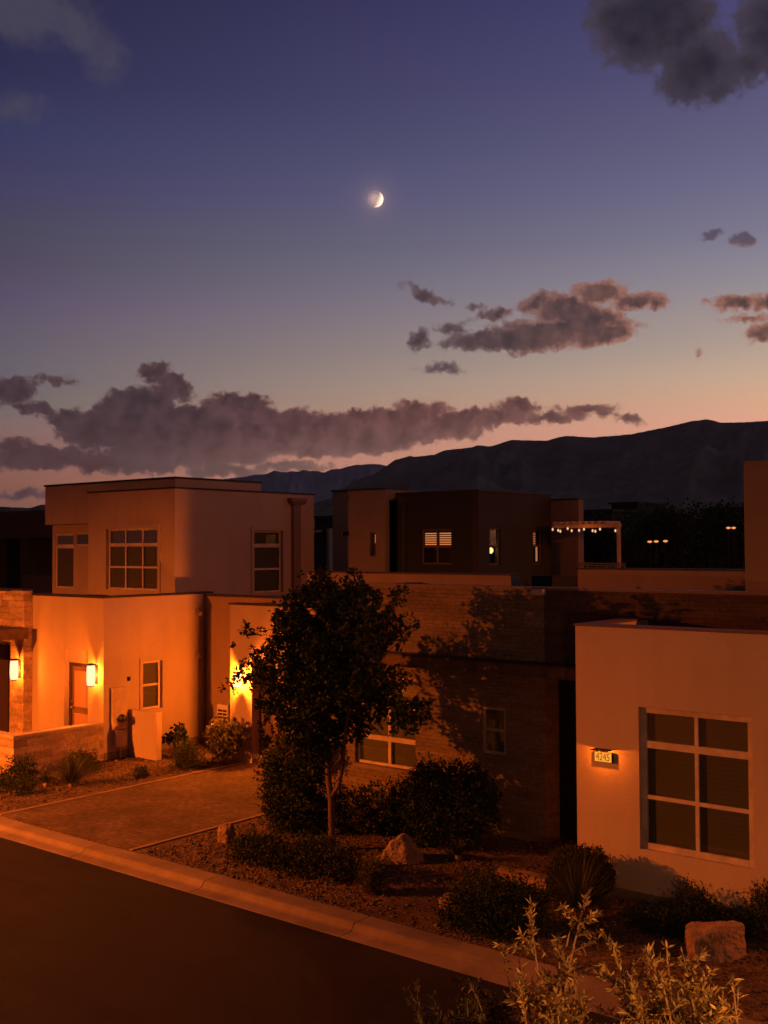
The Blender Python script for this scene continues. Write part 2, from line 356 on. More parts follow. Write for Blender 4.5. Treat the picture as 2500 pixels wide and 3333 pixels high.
# ------------------------------------------------------------------ mesh builder
def tag(o, label=None, cat=None, group=None, kind=None):
    if label: o['label'] = label
    if cat: o['category'] = cat
    if group: o['group'] = group
    if kind: o['kind'] = kind
    return o
def empty(name, loc, label, cat, group=None):
    o = bpy.data.objects.new(name, None); COL.objects.link(o); o.location = loc
    o.empty_display_size = .2
    return tag(o, label, cat, group)
class MB:
    def __init__(s): s.v = []; s.f = []; s.nv = 0
    def add(s, V, F):
        V = np.asarray(V, float).reshape(-1, 3); s.v.append(V)
        s.f += [tuple(i+s.nv for i in f) for f in F]; s.nv += len(V); return s
    def box(s, x0, x1, y0, y1, z0, z1):
        x0, x1 = min(x0, x1), max(x0, x1); y0, y1 = min(y0, y1), max(y0, y1)
        V = [(x0, y0, z0), (x1, y0, z0), (x1, y1, z0), (x0, y1, z0), (x0, y0, z1), (x1, y0, z1), (x1, y1, z1), (x0, y1, z1)]
        return s.add(V, [(3, 2, 1, 0), (4, 5, 6, 7), (0, 1, 5, 4), (1, 2, 6, 5), (2, 3, 7, 6), (3, 0, 4, 7)])
    def tube(s, pts, rad, n=8, cap=True):
        pts = [np.array(p, float) for p in pts]
        if not hasattr(rad, '__len__'): rad = [rad]*len(pts)
        V = []; F = []
        prev = None
        for i, p in enumerate(pts):
            d = pts[min(i+1, len(pts)-1)]-pts[max(i-1, 0)]; d = d/(np.linalg.norm(d)+1e-9)
            a = prev if prev is not None else (np.array([1., 0, 0]) if abs(d[0]) < .9 else np.array([0, 1., 0]))
            a = a-d*(a@d); a /= np.linalg.norm(a); prev = a; b = np.cross(d, a)
            for k in range(n):
                t = 2*PI*k/n; V.append(p+(a*math.cos(t)+b*math.sin(t))*rad[i])
        for i in range(len(pts)-1):
            for k in range(n):
                F.append((i*n+k, i*n+(k+1) % n, (i+1)*n+(k+1) % n, (i+1)*n+k))
        if cap: F.append(tuple(range(n-1, -1, -1))); F.append(tuple((len(pts)-1)*n+k for k in range(n)))
        return s.add(V, F)
    def lathe(s, c, prof, n=20):
        V = []; F = []
        for (r, z) in prof:
            for k in range(n): V.append((c[0]+r*math.cos(2*PI*k/n), c[1]+r*math.sin(2*PI*k/n), c[2]+z))
        for i in range(len(prof)-1):
            for k in range(n): F.append((i*n+k, i*n+(k+1) % n, (i+1)*n+(k+1) % n, (i+1)*n+k))
        F.append(tuple(range(n-1, -1, -1))); F.append(tuple((len(prof)-1)*n+k for k in range(n)))
        return s.add(V, F)
    def build(s, name, mt, parent=None, smooth=False, bevel=0):
        V = np.concatenate(s.v)
        if parent is not None:
            q_ = parent; off = np.zeros(3)
            while q_ is not None: off += np.array(q_.location); q_ = q_.parent
        else:
            mn, mx = V.min(0), V.max(0); off = np.array([(mn[0]+mx[0])/2, (mn[1]+mx[1])/2, mn[2]])
        me = bpy.data.meshes.new(name); me.from_pydata((V-off).tolist(), [], s.f); me.update()
        if smooth: me.polygons.foreach_set('use_smooth', [True]*len(me.polygons))
        me.materials.append(mt)
        o = bpy.data.objects.new(name, me); COL.objects.link(o)
        if parent is not None: o.parent = parent
        else: o.location = off
        if bevel:
            b = o.modifiers.new('bevel', 'BEVEL'); b.width = bevel; b.segments = 2; b.limit_method = 'ANGLE'
        return o
# a = along the face, d = outward from the face
def lb(mb, ax, pl, a0, a1, d0, d1, z0, z1):
    if ax == 'y': mb.box(a0, a1, pl-d1, pl-d0, z0, z1)
    else: mb.box(pl+d0, pl+d1, a0, a1, z0, z1)
def wall(name, ax, pl, a0, a1, z0, z1, holes, mt, parent, t=.25):
    """a wall slab with rectangular openings and their reveals"""
    A = sorted({a0, a1, *[h[0] for h in holes], *[h[1] for h in holes]}); Z = sorted({z0, z1, *[h[2] for h in holes], *[h[3] for h in holes]})
    def P(a, d, z): return (a, pl-d, z) if ax == 'y' else (pl+d, a, z)
    def ish(am, zm): return any(h[0] < am < h[1] and h[2] < zm < h[3] for h in holes)
    mb = MB()
    def q4(*p): mb.add(p, [(0, 1, 2, 3)])
    for i in range(len(A)-1):
        for j in range(len(Z)-1):
            if ish((A[i]+A[i+1])/2, (Z[j]+Z[j+1])/2): continue
            for d in (0, -t): q4(P(A[i], d, Z[j]), P(A[i+1], d, Z[j]), P(A[i+1], d, Z[j+1]), P(A[i], d, Z[j+1]))
    rects = [(a0, a1, z0, z1)]+list(holes)
    for (p, q_, r, s_) in rects:
        q4(P(p, 0, r), P(p, -t, r), P(p, -t, s_), P(p, 0, s_)); q4(P(q_, 0, r), P(q_, -t, r), P(q_, -t, s_), P(q_, 0, s_))
        q4(P(p, 0, r), P(q_, 0, r), P(q_, -t, r), P(p, -t, r)); q4(P(p, 0, s_), P(q_, 0, s_), P(q_, -t, s_), P(p, -t, s_))
    # weld and recalc
    V = np.concatenate(mb.v); me = bpy.data.meshes.new(name); off = np.zeros(3); q_ = parent
    while q_ is not None: off += np.array(q_.location); q_ = q_.parent
    me.from_pydata((V-off).tolist(), [], mb.f)
    bm = bmesh.new(); bm.from_mesh(me); bmesh.ops.remove_doubles(bm, verts=bm.verts, dist=1e-4); bmesh.ops.recalc_face_normals(bm, faces=bm.faces)
    bm.to_mesh(me); bm.free(); me.materials.append(mt)
    o = bpy.data.objects.new(name, me); COL.objects.link(o); o.parent = parent; return o
def window(parent, ax, pl, a0, a1, z0, z1, cols=(), rows=(), fr=.055, rec=.10, mt=None, blind=None, glass=True, mull=None, lit=None, bd=.07):
    """frame with mullions set back in the opening; child meshes: pane, blind"""
    mt = mt or M_FR; mull = mull or fr*.55; f = MB()
    lb(f, ax, pl, a0, a0+fr, -rec-.05, -rec, z0, z1); lb(f, ax, pl, a1-fr, a1, -rec-.05, -rec, z0, z1)
    lb(f, ax, pl, a0+fr, a1-fr, -rec-.05, -rec, z0, z0+fr); lb(f, ax, pl, a0+fr, a1-fr, -rec-.05, -rec, z1-fr, z1)
    for c in cols: c_ = a0+c*(a1-a0); lb(f, ax, pl, c_-mull, c_+mull, -rec-.042, -rec-.006, z0+fr, z1-fr)
    for r in rows:
        k = mull
        if isinstance(r, tuple): r, k = r
        r_ = z0+r*(z1-z0); lb(f, ax, pl, a0+fr, a1-fr, -rec-.044, -rec-.003, r_-k, r_+k)
    o = f.build('window', mt, parent, bevel=.004)
    if glass:
        g = MB(); lb(g, ax, pl, a0+fr*.6, a1-fr*.6, -rec-.028, -rec-.024, z0+fr*.6, z1-fr*.6); g.build('pane', M_GL, o)
    b = MB(); lb(b, ax, pl, a0+.005, a1-.005, -rec-bd-.03, -rec-bd, z0+.005, z1-.005); b.build('blind', blind or M_BL, o)
    return o

# ------------------------------------------------------------------ setting: ground, street, curb, driveway
YA = 10.86      # asphalt edge (street surface 0.10 below the yards)
def sheet(name, x0, x1, y0, y1, z, mt):
    mb = MB(); mb.add([(x0, y0, z), (x1, y0, z), (x1, y1, z), (x0, y1, z)], [(0, 1, 2, 3)]); o = mb.build(name, mt); tag(o, kind='structure'); return o
def ground():
    # one sheet with a shallow tray for the street
    xs = [-14300, -40, 40, 14300]; mb = MB()
    prof = [(-2900, -.004), (2.27, -.004), (2.27, -.16), (11.49, -.16), (11.49, -.004), (14300, -.004)]
    V = []; F = []
    for x in xs:
        for (y, z) in prof: V.append((x, y, z))
    n = len(prof)
    for i in range(len(xs)-1):
        for j in range(n-1): F.append((i*n+j, (i+1)*n+j, (i+1)*n+j+1, i*n+j+1))
    mb.add(V, F); tag(mb.build('ground', M_GRV), kind='structure')
ground()
sheet('street', -200, 200, 2.0, 11.05, -.10, M_ASP)
def curb(yedge, sgn, name):
    mb = MB(); x = -60.0
    while x < 30:
        x1 = x+2.95
        def top(xx):   # lowered in front of the driveway
            a = max(0, min(1, (xx+20.4)/1.2))*max(0, min(1, (-14.2-xx)/1.2)); return .006-.02*a*a*(3-2*a) if sgn > 0 else .006
        xs = [x+(x1-x)*i/5 for i in range(6)]
        V = []; F = []
        for xx in xs:
            h = top(xx)
            pr = [(-.02, -.16), (0, -.092), (.20, -.086), (.24, -.072), (.29, h-.012), (.32, h), (.62, h+.002), (.64, h-.01), (.64, -.16)]
            for (dy, z) in pr: V.append((xx, yedge+sgn*dy, z))
        n = 9
        for i in range(5):
            for j in range(n-1): F.append((i*n+j, (i+1)*n+j, (i+1)*n+j+1, i*n+j+1))
        F.append(tuple(range(n))); F.append(tuple(5*n+j for j in range(n-1, -1, -1)))
        mb.add(V, F); x = x1+.014
    tag(mb.build(name, M_CON), kind='structure')
curb(YA, 1, 'curb'); curb(2.9, -1, 'curb')
def driveway():
    mb = MB(); mb.add([(-18.65, 11.505, .004), (-14.85, 11.505, .004), (-14.85, 12.3, .004), (-18.65, 12.3, .004), (-18.6, 17.95, .006), (-14.9, 17.95, .006)],
                      [(0, 1, 2, 3), (3, 2, 5, 4)]); tag(mb.build('driveway', M_PAV), kind='structure')
    for x0, x1 in ((-18.74, -18.65), (-14.85, -14.76)):
        b = MB(); b.box(x0, x1, 11.52, 17.83, -.06, .014); tag(b.build('driveway_border', M_PAVE, bevel=.005), kind='structure')
driveway()
def path():
    mb = MB(); mb.add([(-9.9, 11.52, .004), (-8.5, 11.52, .004), (-8.2, 13.2, .006), (-8.2, 16.0, .006), (-9.6, 16.0, .006), (-9.6, 13.4, .006)], [(0, 1, 2, 3, 4, 5)])
    tag(mb.build('path', M_PAV), kind='structure')
path()
def gravel():
    rs = np.random.RandomState(5); n = 15000
    X = rs.uniform(-23, -3.5, n); Y = 11.55+rs.rand(n)**1.2*6.0
    ok = ~((X > -18.85) & (X < -14.65)); ok &= ~((X > -8.04) & (Y > 14.25)); ok &= ~((X < -21.4) & (Y > 13.5)); ok &= ~((X > -14.65) & (Y > 16.0)) & (Y < 17.7)
    X, Y = X[ok], Y[ok]; n = len(X)
    r = .010+.022*rs.rand(n)**2+(rs.rand(n) < .025)*.035*rs.rand(n)
    base = np.array([(1, 0, 0), (-1, 0, 0), (0, 1, 0), (0, -1, 0), (0, 0, 1.), (0, 0, -1)])
    V = base[None]*r[:, None, None]*(.6+.8*rs.rand(n, 6, 1))
    a = rs.rand(n)*6.28; c, s_ = np.cos(a)[:, None], np.sin(a)[:, None]
    V = np.stack([V[..., 0]*c-V[..., 1]*s_, V[..., 0]*s_+V[..., 1]*c, V[..., 2]*.7], -1)
    V += np.stack([X, Y, r*.3], -1)[:, None]
    f = np.array([(0, 2, 4), (2, 1, 4), (1, 3, 4), (3, 0, 4), (2, 0, 5), (1, 2, 5), (3, 1, 5), (0, 3, 5)])
    F = (f[None]+(np.arange(n)*6)[:, None, None]).reshape(-1, 3)
    fast_mesh('gravel', V.reshape(-1, 3), F, M_STN, None, kind='stuff', label='loose reddish gravel stones covering the front yards', cat='gravel')
def fast_mesh(name, V, F, mt, parent, kind=None, label=None, cat=None, group=None, keep=None):
    V = np.asarray(V, float); off = np.zeros(3)
    if parent is not None:
        q_ = parent
        while q_ is not None: off += np.array(q_.location); q_ = q_.parent
    else:
        mn, mx = V.min(0), V.max(0); off = np.array([(mn[0]+mx[0])/2, (mn[1]+mx[1])/2, mn[2]])
    V = V-off; me = bpy.data.meshes.new(name); k = F.shape[1]
    me.vertices.add(len(V)); me.vertices.foreach_set('co', V.ravel().astype(np.float32))
    me.loops.add(F.size); me.loops.foreach_set('vertex_index', F.ravel().astype(np.int32))
    me.polygons.add(len(F)); me.polygons.foreach_set('loop_start', (np.arange(len(F))*k).astype(np.int32))
    me.polygons.foreach_set('loop_total', np.full(len(F), k, np.int32)); me.update(); me.validate()
    me.materials.append(mt)
    o = bpy.data.objects.new(name, me); COL.objects.link(o)
    if parent is not None: o.parent = parent
    else: o.location = off
    tag(o, label, cat, group, kind); return o
gravel()

# ------------------------------------------------------------------ mountains
def ridge(name, pts, D, mt, depth, rough, seed, label=None):
    """a range D metres off: the crest follows the profile, spurs run down toward the valley"""
    us = np.array([p[0] for p in pts], float); vs = np.array([p[1] for p in pts], float)
    U = np.arange(us[0], us[-1]+1, max(4, (us[-1]-us[0])/420)); Vv = np.interp(U, us, vs); n = len(U); R = 34
    V = np.zeros((R+8, n, 3)); rs = np.random.RandomState(seed)
    for i in range(n):
        j = (rs.rand()-.5)*1.6
        d = ray(U[i], Vv[i]+j); hd = math.hypot(d[0], d[1]); zc = H+D*d[2]/hd; dx, dy = d[0]/hd, d[1]/hd
        for r in range(R):
            t = r/(R-1); dist = D-depth*t
            nz = mnoise.fractal(Vector((dx*D/(depth*.15), dy*D/(depth*.15), t*3.2+seed)), .9, 2.0, 5)
            spur = mnoise.ridged_multi_fractal(Vector((dx*D/(depth*.07)+t*1.2, dy*D/(depth*.07), t*.8+seed)), .9, 2.1, 4, 1, 2)
            prof = (1-t)**1.25
            z = zc*prof+zc*rough*min(1, t*5)*(1-t)*(nz*.6+(spur-1.2)*.35)
            zmax = H+(zc-H)*dist/D*.985-t*30
            if r > 0: z = min(z, zmax)
            V[r+8, i] = (dx*dist, dy*dist, max(z, -1) if r < R-1 else -5)
        for r in range(8):
            t = (8-r)/8; V[r, i] = (dx*(D+depth*.7*t), dy*(D+depth*.7*t), zc*(1-t)-5*t)
    nr = R+8; idx = np.arange(nr*n).reshape(nr, n)
    F = np.stack([idx[:-1, :-1], idx[1:, :-1], idx[1:, 1:], idx[:-1, 1:]], -1).reshape(-1, 4)
    o = fast_mesh(name, V.reshape(-1, 3), F, mt, None, kind='structure')
    o.data.polygons.foreach_set('use_smooth', [True]*len(o.data.polygons)); return o
near = [(1080, 1625), (1122, 1589), (1148, 1566), (1224, 1541), (1257, 1517), (1287, 1496), (1333, 1484), (1350, 1487), (1413, 1480), (1447, 1466), (1540, 1455), (1552, 1449),
        (1596, 1453), (1665, 1432), (1780, 1434), (1800, 1428), (1842, 1418), (1926, 1424), (2049, 1414), (2130, 1398), (2188, 1386), (2242, 1372), (2303, 1364), (2349, 1376), (2418, 1374),
        (2500, 1370), (2700, 1350), (3000, 1380), (3400, 1330), (4200, 1440)]
far = [(600, 1600), (690, 1559), (720, 1560), (800, 1551), (831, 1545), (867, 1543), (893, 1531), (913, 1536), (935, 1537), (949, 1533), (969, 1536), (990, 1529), (1005, 1533), (1034, 1533),
       (1048, 1537), (1058, 1537), (1077, 1528), (1111, 1525), (1133, 1518), (1162, 1512), (1176, 1513), (1200, 1510), (1240, 1511), (1300, 1530), (1500, 1545), (1800, 1560)]
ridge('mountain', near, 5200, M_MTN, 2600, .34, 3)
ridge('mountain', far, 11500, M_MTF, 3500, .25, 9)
ridge('hills', [(600, 1700), (840, 1690), (960, 1660), (1040, 1632), (1090, 1618), (1140, 1628), (1300, 1680)], 3400, M_MTN, 1200, .3, 14)
ridge('hills', [(-900, 1640), (-500, 1625), (-200, 1640), (0, 1649), (60, 1652), (100, 1653), (122, 1645), (140, 1642), (200, 1645), (330, 1670), (600, 1700)], 2600, M_MTN, 900, .3, 21)

# moon: a rock ball far outside the air, lit by the set sun; the sky's own light stands in front of its dark side
def moon():
    D = 90000.0; c = EYE+md*D; r = D*math.tan(math.radians(.40))
    bm = bmesh.new(); bmesh.ops.create_uvsphere(bm, u_segments=48, v_segments=32, radius=r)
    me = bpy.data.meshes.new('moon'); bm.to_mesh(me); bm.free()
    me.polygons.foreach_set('use_smooth', [True]*len(me.polygons))
    mt = bpy.data.materials.new('moon_rock'); mt.use_nodes = True; t = NT(mt.node_tree)
    mt.node_tree.nodes.remove(mt.node_tree.nodes['Principled BSDF'])
    d = t.n('ShaderNodeBsdfDiffuse'); d.inputs[0].default_value = (.95, .85, .72, 1); tr = t.n('ShaderNodeBsdfTransparent')
    a = t.n('ShaderNodeAddShader'); t.L.new(d.outputs[0], a.inputs[0]); t.L.new(tr.outputs[0], a.inputs[1]); t.L.new(a.outputs[0], mt.node_tree.nodes['Material Output'].inputs[0])
    # the far half of the ball adds nothing
    gi = t.n('ShaderNodeNewGeometry'); tr2 = t.n('ShaderNodeBsdfTransparent'); mx = t.n('ShaderNodeMixShader')
    t.L.new(gi.outputs['Backfacing'], mx.inputs[0]); t.L.new(a.outputs[0], mx.inputs[1]); t.L.new(tr2.outputs[0], mx.inputs[2]); t.L.new(mx.outputs[0], mt.node_tree.nodes['Material Output'].inputs[0])
    me.materials.append(mt); o = bpy.data.objects.new('moon', me); COL.objects.link(o); o.location = c
    tag(o, 'bright crescent moon high in the purple dusk sky', 'moon', kind='structure')
moon()

# ------------------------------------------------------------------ lamps
WARM = (1.0, .165, .008)
def plight(name, loc, power, col=WARM, rad=.03, parent=None, kind='POINT', aim=None, size=160, blend=1):
    l = bpy.data.lights.new(name, kind); l.energy = power; l.color = col; l.shadow_soft_size = rad
    if kind == 'SPOT': l.spot_size = math.radians(size); l.spot_blend = blend
    o = bpy.data.objects.new(name, l); COL.objects.link(o); off = np.zeros(3)
    if parent is not None:
        q_ = parent
        while q_ is not None: off += np.array(q_.location); q_ = q_.parent
        o.parent = parent
    o.location = np.array(loc)-off
    if aim is not None: o.rotation_euler = (Vector(aim)-Vector(loc)).to_track_quat('-Z', 'Y').to_euler()
    return o
def street_lamp(x, y, h, power, aim, label, toward=1, size=165, blend=1):
    r = empty('street_lamp', (x, y, 0), label, 'street lamp', 'street lamps outside the picture')
    p = MB(); p.lathe((x, y, 0), [(.14, 0), (.14, .12), (.08, .2), (.06, h*.6), (.045, h)], 12); p.build('pole', M_MET, r, True)
    a = MB(); a.tube([(x, y, h), (x, y+toward*.3, h+.1), (x, y+toward*.7, h+.12)], .03); a.build('arm', M_MET, r, True)
    yl = y+toward*.8
    # deep dish head: its skirt cuts the light off above the horizontal
    hd = MB(); hd.lathe((x, yl, h), [(.35, -.050), (.35, .10), (.22, .17), (.05, .19), (.05, .175), (.20, .155), (.335, .095), (.335, -.050)], 40); hd.f = hd.f[:-2]; hd.build('lamp_head', M_MET, r, True)
    plight('lamp_light', (x, yl, h), power, rad=.10, parent=r)
street_lamp(-22.6, 2.3, 5.3, 16500, None, 'tall dark street lamp beyond the left edge of the picture', size=130)
street_lamp(8.0, 20.0, 10.5, 7000, None, 'added tall lamp beyond the right edge of the picture, lighting right-facing house sides', size=120)  # unseen lamp, added to brighten the house faces turned right

def wall_lamp(x, y, z, power, label, w_=.085, h_=.36, fac=1):
    """glass cylinder lantern on a back plate, standing off a wall that faces -y (y = wall plane)"""
    r = empty('wall_lamp', (x, y, z), label, 'wall lamp', 'lit wall lamps')
    yc = y-.15
    b = MB(); b.box(x-.06, x+.06, y-.02, y-.002, z+h_*.1, z+h_*.95); b.box(x-.02, x+.02, yc, y-.02, z+h_*1.0, z+h_*1.05); b.build('bracket', M_MET, r, bevel=.004)
    g = MB(); g.lathe((x, yc, z), [(w_*.8, 0), (w_*.98, h_*.06), (w_*1.12, h_*.35), (w_*1.05, h_*.8), (w_*.95, h_*.99)], 24)
    g.build('glass_shade', emis('lantern_glass', (1.0, .62, .36), .9, .55), r, True)
    c = MB(); c.lathe((x, yc, z), [(w_*1.0, h_*.995), (w_*1.02, h_*1.07), (w_*.3, h_*1.1)], 24); c.build('cap', M_MET, r, True); c = MB(); c.lathe((x, yc, z), [(w_*.5, -.03), (w_*.82, -.012), (w_*.82, -.002)], 24); c.build('finial', M_MET, r, True)
    plight('lamp_light', (x, yc, z+h_*.5), power, rad=.035, parent=r)
    return r

# ------------------------------------------------------------------ left house (two storeys, garage)
LX, LY, GY = -21.5, 15.93, 17.84
LH = empty('house', (LX, LY, 0), 'two storey tan stucco house with a lit doorway and a garage on its right', 'house')
zt = 3.80
def pxr(u0, v0, u1, v1, **k):
    a, b = at(u0, v0, **k), at(u1, v1, **k); return a, b
# front wall with the door
a, b = pxr(209, 2109, 284, 2400, y=LY); dr = (a[0], b[0]+.02, .12, a[2])
wall('wall', 'y', LY, -24.6, LX-.25, 0, zt, [dr], M_ST2, LH, .25)
def door(parent, x0, x1, z0, z1, y):
    f = MB(); yy = y+.16
    f.box(x0+.02, x0+.09, yy-.02, yy+.06, z0, z1); f.box(x1-.09, x1-.02, yy-.02, yy+.06, z0, z1); f.box(x0+.09, x1-.09, yy-.02, yy+.06, z1-.09, z1)
    fo = f.build('door_frame', M_DOORD, parent)
    d = MB(); d.box(x0+.09, x1-.09, yy+.02, yy+.06, z0, z1-.09)
    do = d.build('door', M_DOOR, parent, bevel=.003)
    p = MB(); w_ = x1-x0
    p.box(x0+.19, x1-.17, yy-.004, yy+.018, z0+1.0, z1-.2); p.box(x0+.19, x1-.17, yy-.004, yy+.018, z0+.18, z0+.85)
    p.build('door_panel', mat('door_panel_paint', (.40, .25, .17), .5), do, bevel=.02)
    h = MB(); h.lathe((x0+.135, yy-.02, z0+1.13), [(.02, -.02), (.024, 0), (.02, .02)], 12); h.build('deadbolt', mat('brass', (.6, .45, .3), .3, metal=.9), do, True)
    h = MB(); h.lathe((x0+.135, yy-.03, z0+.98), [(.012, -.02), (.03, -.01), (.03, .02), (.01, .03)], 12)
    h.tube([(x0+.135, yy+.02, z0+.98), (x0+.135, yy-.03, z0+.98)], .012)
    h.build('handle', mat('brass', (.6, .45, .3), .3, metal=.9), do, True)
topd = at(252, 2156, y=LY+.16)[2]
door(LH, dr[0], dr[1], dr[2], topd, LY)
lt = MB(); lt.box(dr[0]+.005, dr[1]-.005, LY+.10, LY+.23, topd+.001, dr[3]-.002); lt.build('lintel', M_ST2, LH)
# side wall facing the driveway, with small window
a, b = pxr(464, 2155, 527, 2303, x=LX); sw = (a[1], b[1], b[2], a[2])
wall('wall', 'x', LX, LY, 19.05, 0, zt, [sw], M_ST2, LH, .25)
window(LH, 'x', LX, sw[0], sw[1], sw[2], sw[3], (), (.5,), fr=.05, rec=.08)
mb = MB()   # raised flat trim round the small window
for (p, q_, r, s_) in ((sw[0]-.09, sw[0], sw[2]-.09, sw[3]+.09), (sw[1], sw[1]+.09, sw[2]-.09, sw[3]+.09), (sw[0], sw[1], sw[3], sw[3]+.09), (sw[0], sw[1], sw[2]-.09, sw[2])):
    lb(mb, 'x', LX, p, q_, 0.0, .025, r, s_)
mb.build('window_trim', M_ST2, LH, bevel=.004)
b_ = MB(); b_.box(LX-.35, LX+.018, LY-.018, LY+.30, zt, zt+.0); 
# parapet cap, flat roof
c = MB(); c.box(-27, LX+.03, LY-.03, LY+.27, zt, zt+.045); c.box(LX-.27, LX+.03, LY+.27, 19.35, zt, zt+.045); c.build('roof_cap', M_CAP, LH)
rf = MB(); rf.box(-30, LX-.25, LY+.25, 28, zt-.3, zt-.2); rf.box(LX-.25, -12, 19.3, 28, 3.3, 3.4); rf.build('roof', M_ROOF, LH)
# recess wall between side wall and garage
wall('wall', 'y', 19.05, LX+.0, -17.6, 0, zt-.06, [], mat('stucco_recess_shade', (.30, .22, .17), .9, f_stucco), LH, .25)  # darker than the other walls: the recess's shade is put into the stucco colour
c = MB(); c.box(LX+.03, -12.5, 19.02, 19.32, zt-.06, zt-.015); c.build('roof_cap', M_CAP, LH)
# foundation line
c = MB(); lb(c, 'x', LX, LY+.02, 19.0, .0, .012, .0, .17); c.build('plinth', M_CON, LH)
# garage volume
gx0, gx1 = -19.22, -14.92
gd0 = AX(820, 2300, GY)
wall('wall', 'y', GY, gx0, gx1, 0, 3.64, [(gd0, -15.35, 0.0, 2.42)], M_ST2, LH, .3)
wall('wall', 'x', gx1, GY+.3, 22, 0, 3.64, [], M_ST2, LH, .25)
g = MB(); g.box(gx0, gx0+.25, GY+.3, 19.05, 0, 3.64); g.build('wall', M_ST2, LH)
c = MB(); c.box(gx0-.03, gx1+.03, GY-.03, GY+.3, 3.64, 3.68); c.build('roof_cap', M_CAP, LH)
c = MB(); c.box(gx0+.25, gx1-.25, GY+.3, 22, 3.3, 3.4); c.build('roof', M_ROOF, LH)
g = MB()
for i in range(4): g.box(gd0+.002, -15.352, GY+.24, GY+.285, .01+i*.602, .60+i*.602)
go = g.build('garage_door', M_GAR, LH, bevel=.01)
g = MB(); 
for i in range(4):
    for k in range(4):
        w_ = (-15.352-gd0)/4; g.box(gd0+k*w_+.08, gd0+(k+1)*w_-.08, GY+.225, GY+.239, .10+i*.602, .52+i*.602)
g.build('garage_panel', M_GAR, go, bevel=.008)
# upper storey
UX, UY = -22.0, 18.5
a = at(288, 1605, y=UY); ux0 = a[0]; uz = 6.51
a, b = pxr(348, 1722, 514, 1936, y=UY); uw = (a[0], b[0], 3.86, a[2])
wall('wall', 'y', UY, ux0, UX-.2, 3.5, uz, [uw], M_ST2, LH, .2)
window(LH, 'y', UY, uw[0], uw[1], uw[2], uw[3], (1/3, 2/3), (.37, (.735, .045)), fr=.05, rec=.07, mull=.026)
a, b = pxr(826, 1727, 920, 1930, x=UX); us = (a[1], b[1], b[2]+.03, a[2])
ysf = at(1022, 1610, x=UX)[1]
wall('wall', 'x', UX, UY, ysf, 3.5, uz, [us], M_ST2, LH, .2)
window(LH, 'x', UX, us[0], us[1], us[2], us[3], (), (.38, (.76, .055)), fr=.05, rec=.08, mull=.028)
g = MB(); g.box(ux0, ux0+.2, UY+.2, 24, 3.5, uz); g.box(ux0+.2, UX-.2, ysf-.2, ysf, 3.5, uz); g.build('wall', M_ST2, LH)
c = MB(); c.box(ux0-.03, UX+.03, UY-.03, UY+.22, uz, uz+.045); c.box(UX-.22, UX+.03, UY+.22, ysf+.02, uz, uz+.045); c.build('roof_cap', M_CAP, LH)
c = MB(); c.box(ux0+.2, UX-.2, UY+.2, ysf-.2, uz-.35, uz-.25); c.build('roof', M_ROOF, LH)
for ax, pl, h in (('y', UY, uw), ('x', UX, us)):
    mb = MB()
    for (p, q_, r, s_) in ((h[0]-.11, h[0]-.001, h[2]-.08, h[3]+.11), (h[1]+.001, h[1]+.11, h[2]-.08, h[3]+.11), (h[0], h[1], h[3]+.001, h[3]+.11), (h[0], h[1], h[2]-.08, h[2]-.001)):
        lb(mb, ax, pl, p, q_, 0.0, .03, r, s_)
    mb.build('window_trim', M_ST2, LH, bevel=.005)
# higher roof block with the overhang over the recessed window
HY = 19.15; hx1 = AX(570, 1555, HY); hx0 = AX(147, 1585, HY); hz1 = AZ(570, 1557, HY); hz0 = AZ(150, 1708, HY)
hyb = at(850, 1572, x=hx1)[1]
c = MB(); c.box(hx0, hx1, HY, hyb, hz0, hz1); c.build('upper_block', M_ST2, LH, bevel=.01)
c = MB(); c.box(hx0-.03, hx1+.03, HY-.03, hyb+.03, hz1, hz1+.05); c.build('roof_cap', M_CAP, LH)
RY = 19.7; rx0 = AX(171, 1800, RY)
wall('wall', 'y', RY, rx0, ux0, 3.4, hz0, [(AX(180, 1740, RY), AX(240, 1740, RY), AZ(210, 1914, RY), AZ(210, 1738, RY)), (AX(243, 1740, RY), ux0-.02, AZ(262, 1776, RY), AZ(262, 1735, RY))], M_ST2, LH, .2)
window(LH, 'y', RY, AX(180, 1740, RY), AX(240, 1740, RY), AZ(210, 1914, RY), AZ(210, 1738, RY), (), ((.77, .06),), fr=.05, rec=.03)
window(LH, 'y', RY, AX(243, 1740, RY), ux0-.02, AZ(262, 1776, RY), AZ(262, 1735, RY), (), (), fr=.04, rec=.03)
# downspout with collector on the upper side wall
y0, y1 = at(948, 1700, x=UX)[1], at(972, 1700, x=UX)[1]
zc1 = at(960, 1622, x=UX)[2]; zc0 = at(960, 1645, x=UX)[2]
c = MB(); c.box(UX+.002, UX+.10, y0, y1, 3.6, zc0)
c.add([(UX+.002, y0-.02, zc0), (UX+.12, y0-.02, zc0), (UX+.12, y1+.02, zc0), (UX+.002, y1+.02, zc0), (UX+.002, y0-.16, zc0+.12), (UX+.2, y0-.16, zc0+.12), (UX+.2, y1+.16, zc0+.12), (UX+.002, y1+.16, zc0+.12)],
      [(0, 1, 5, 4), (1, 2, 6, 5), (2, 3, 7, 6), (4, 5, 6, 7)])
c.box(UX+.002, UX+.2, y0-.16, y1+.16, zc0+.12, zc1); c.build('downspout', mat('downspout_paint', (.22, .16, .12), .6), LH, bevel=.006)
c = MB(); yv = at(986, 1633, x=UX)[1]; c.box(UX+.002, UX+.04, yv-.08, yv+.08, zc0+.04, zc1-.03); c.build('vent', M_DARK, LH)
# downspout on ground floor corner of recess
c = MB(); c.box(LX+.01, LX+.08, 18.86, 18.98, .1, zt-.35); c.build('downspout', mat('downspout_paint', (.22, .16, .12), .6), LH, bevel=.006)
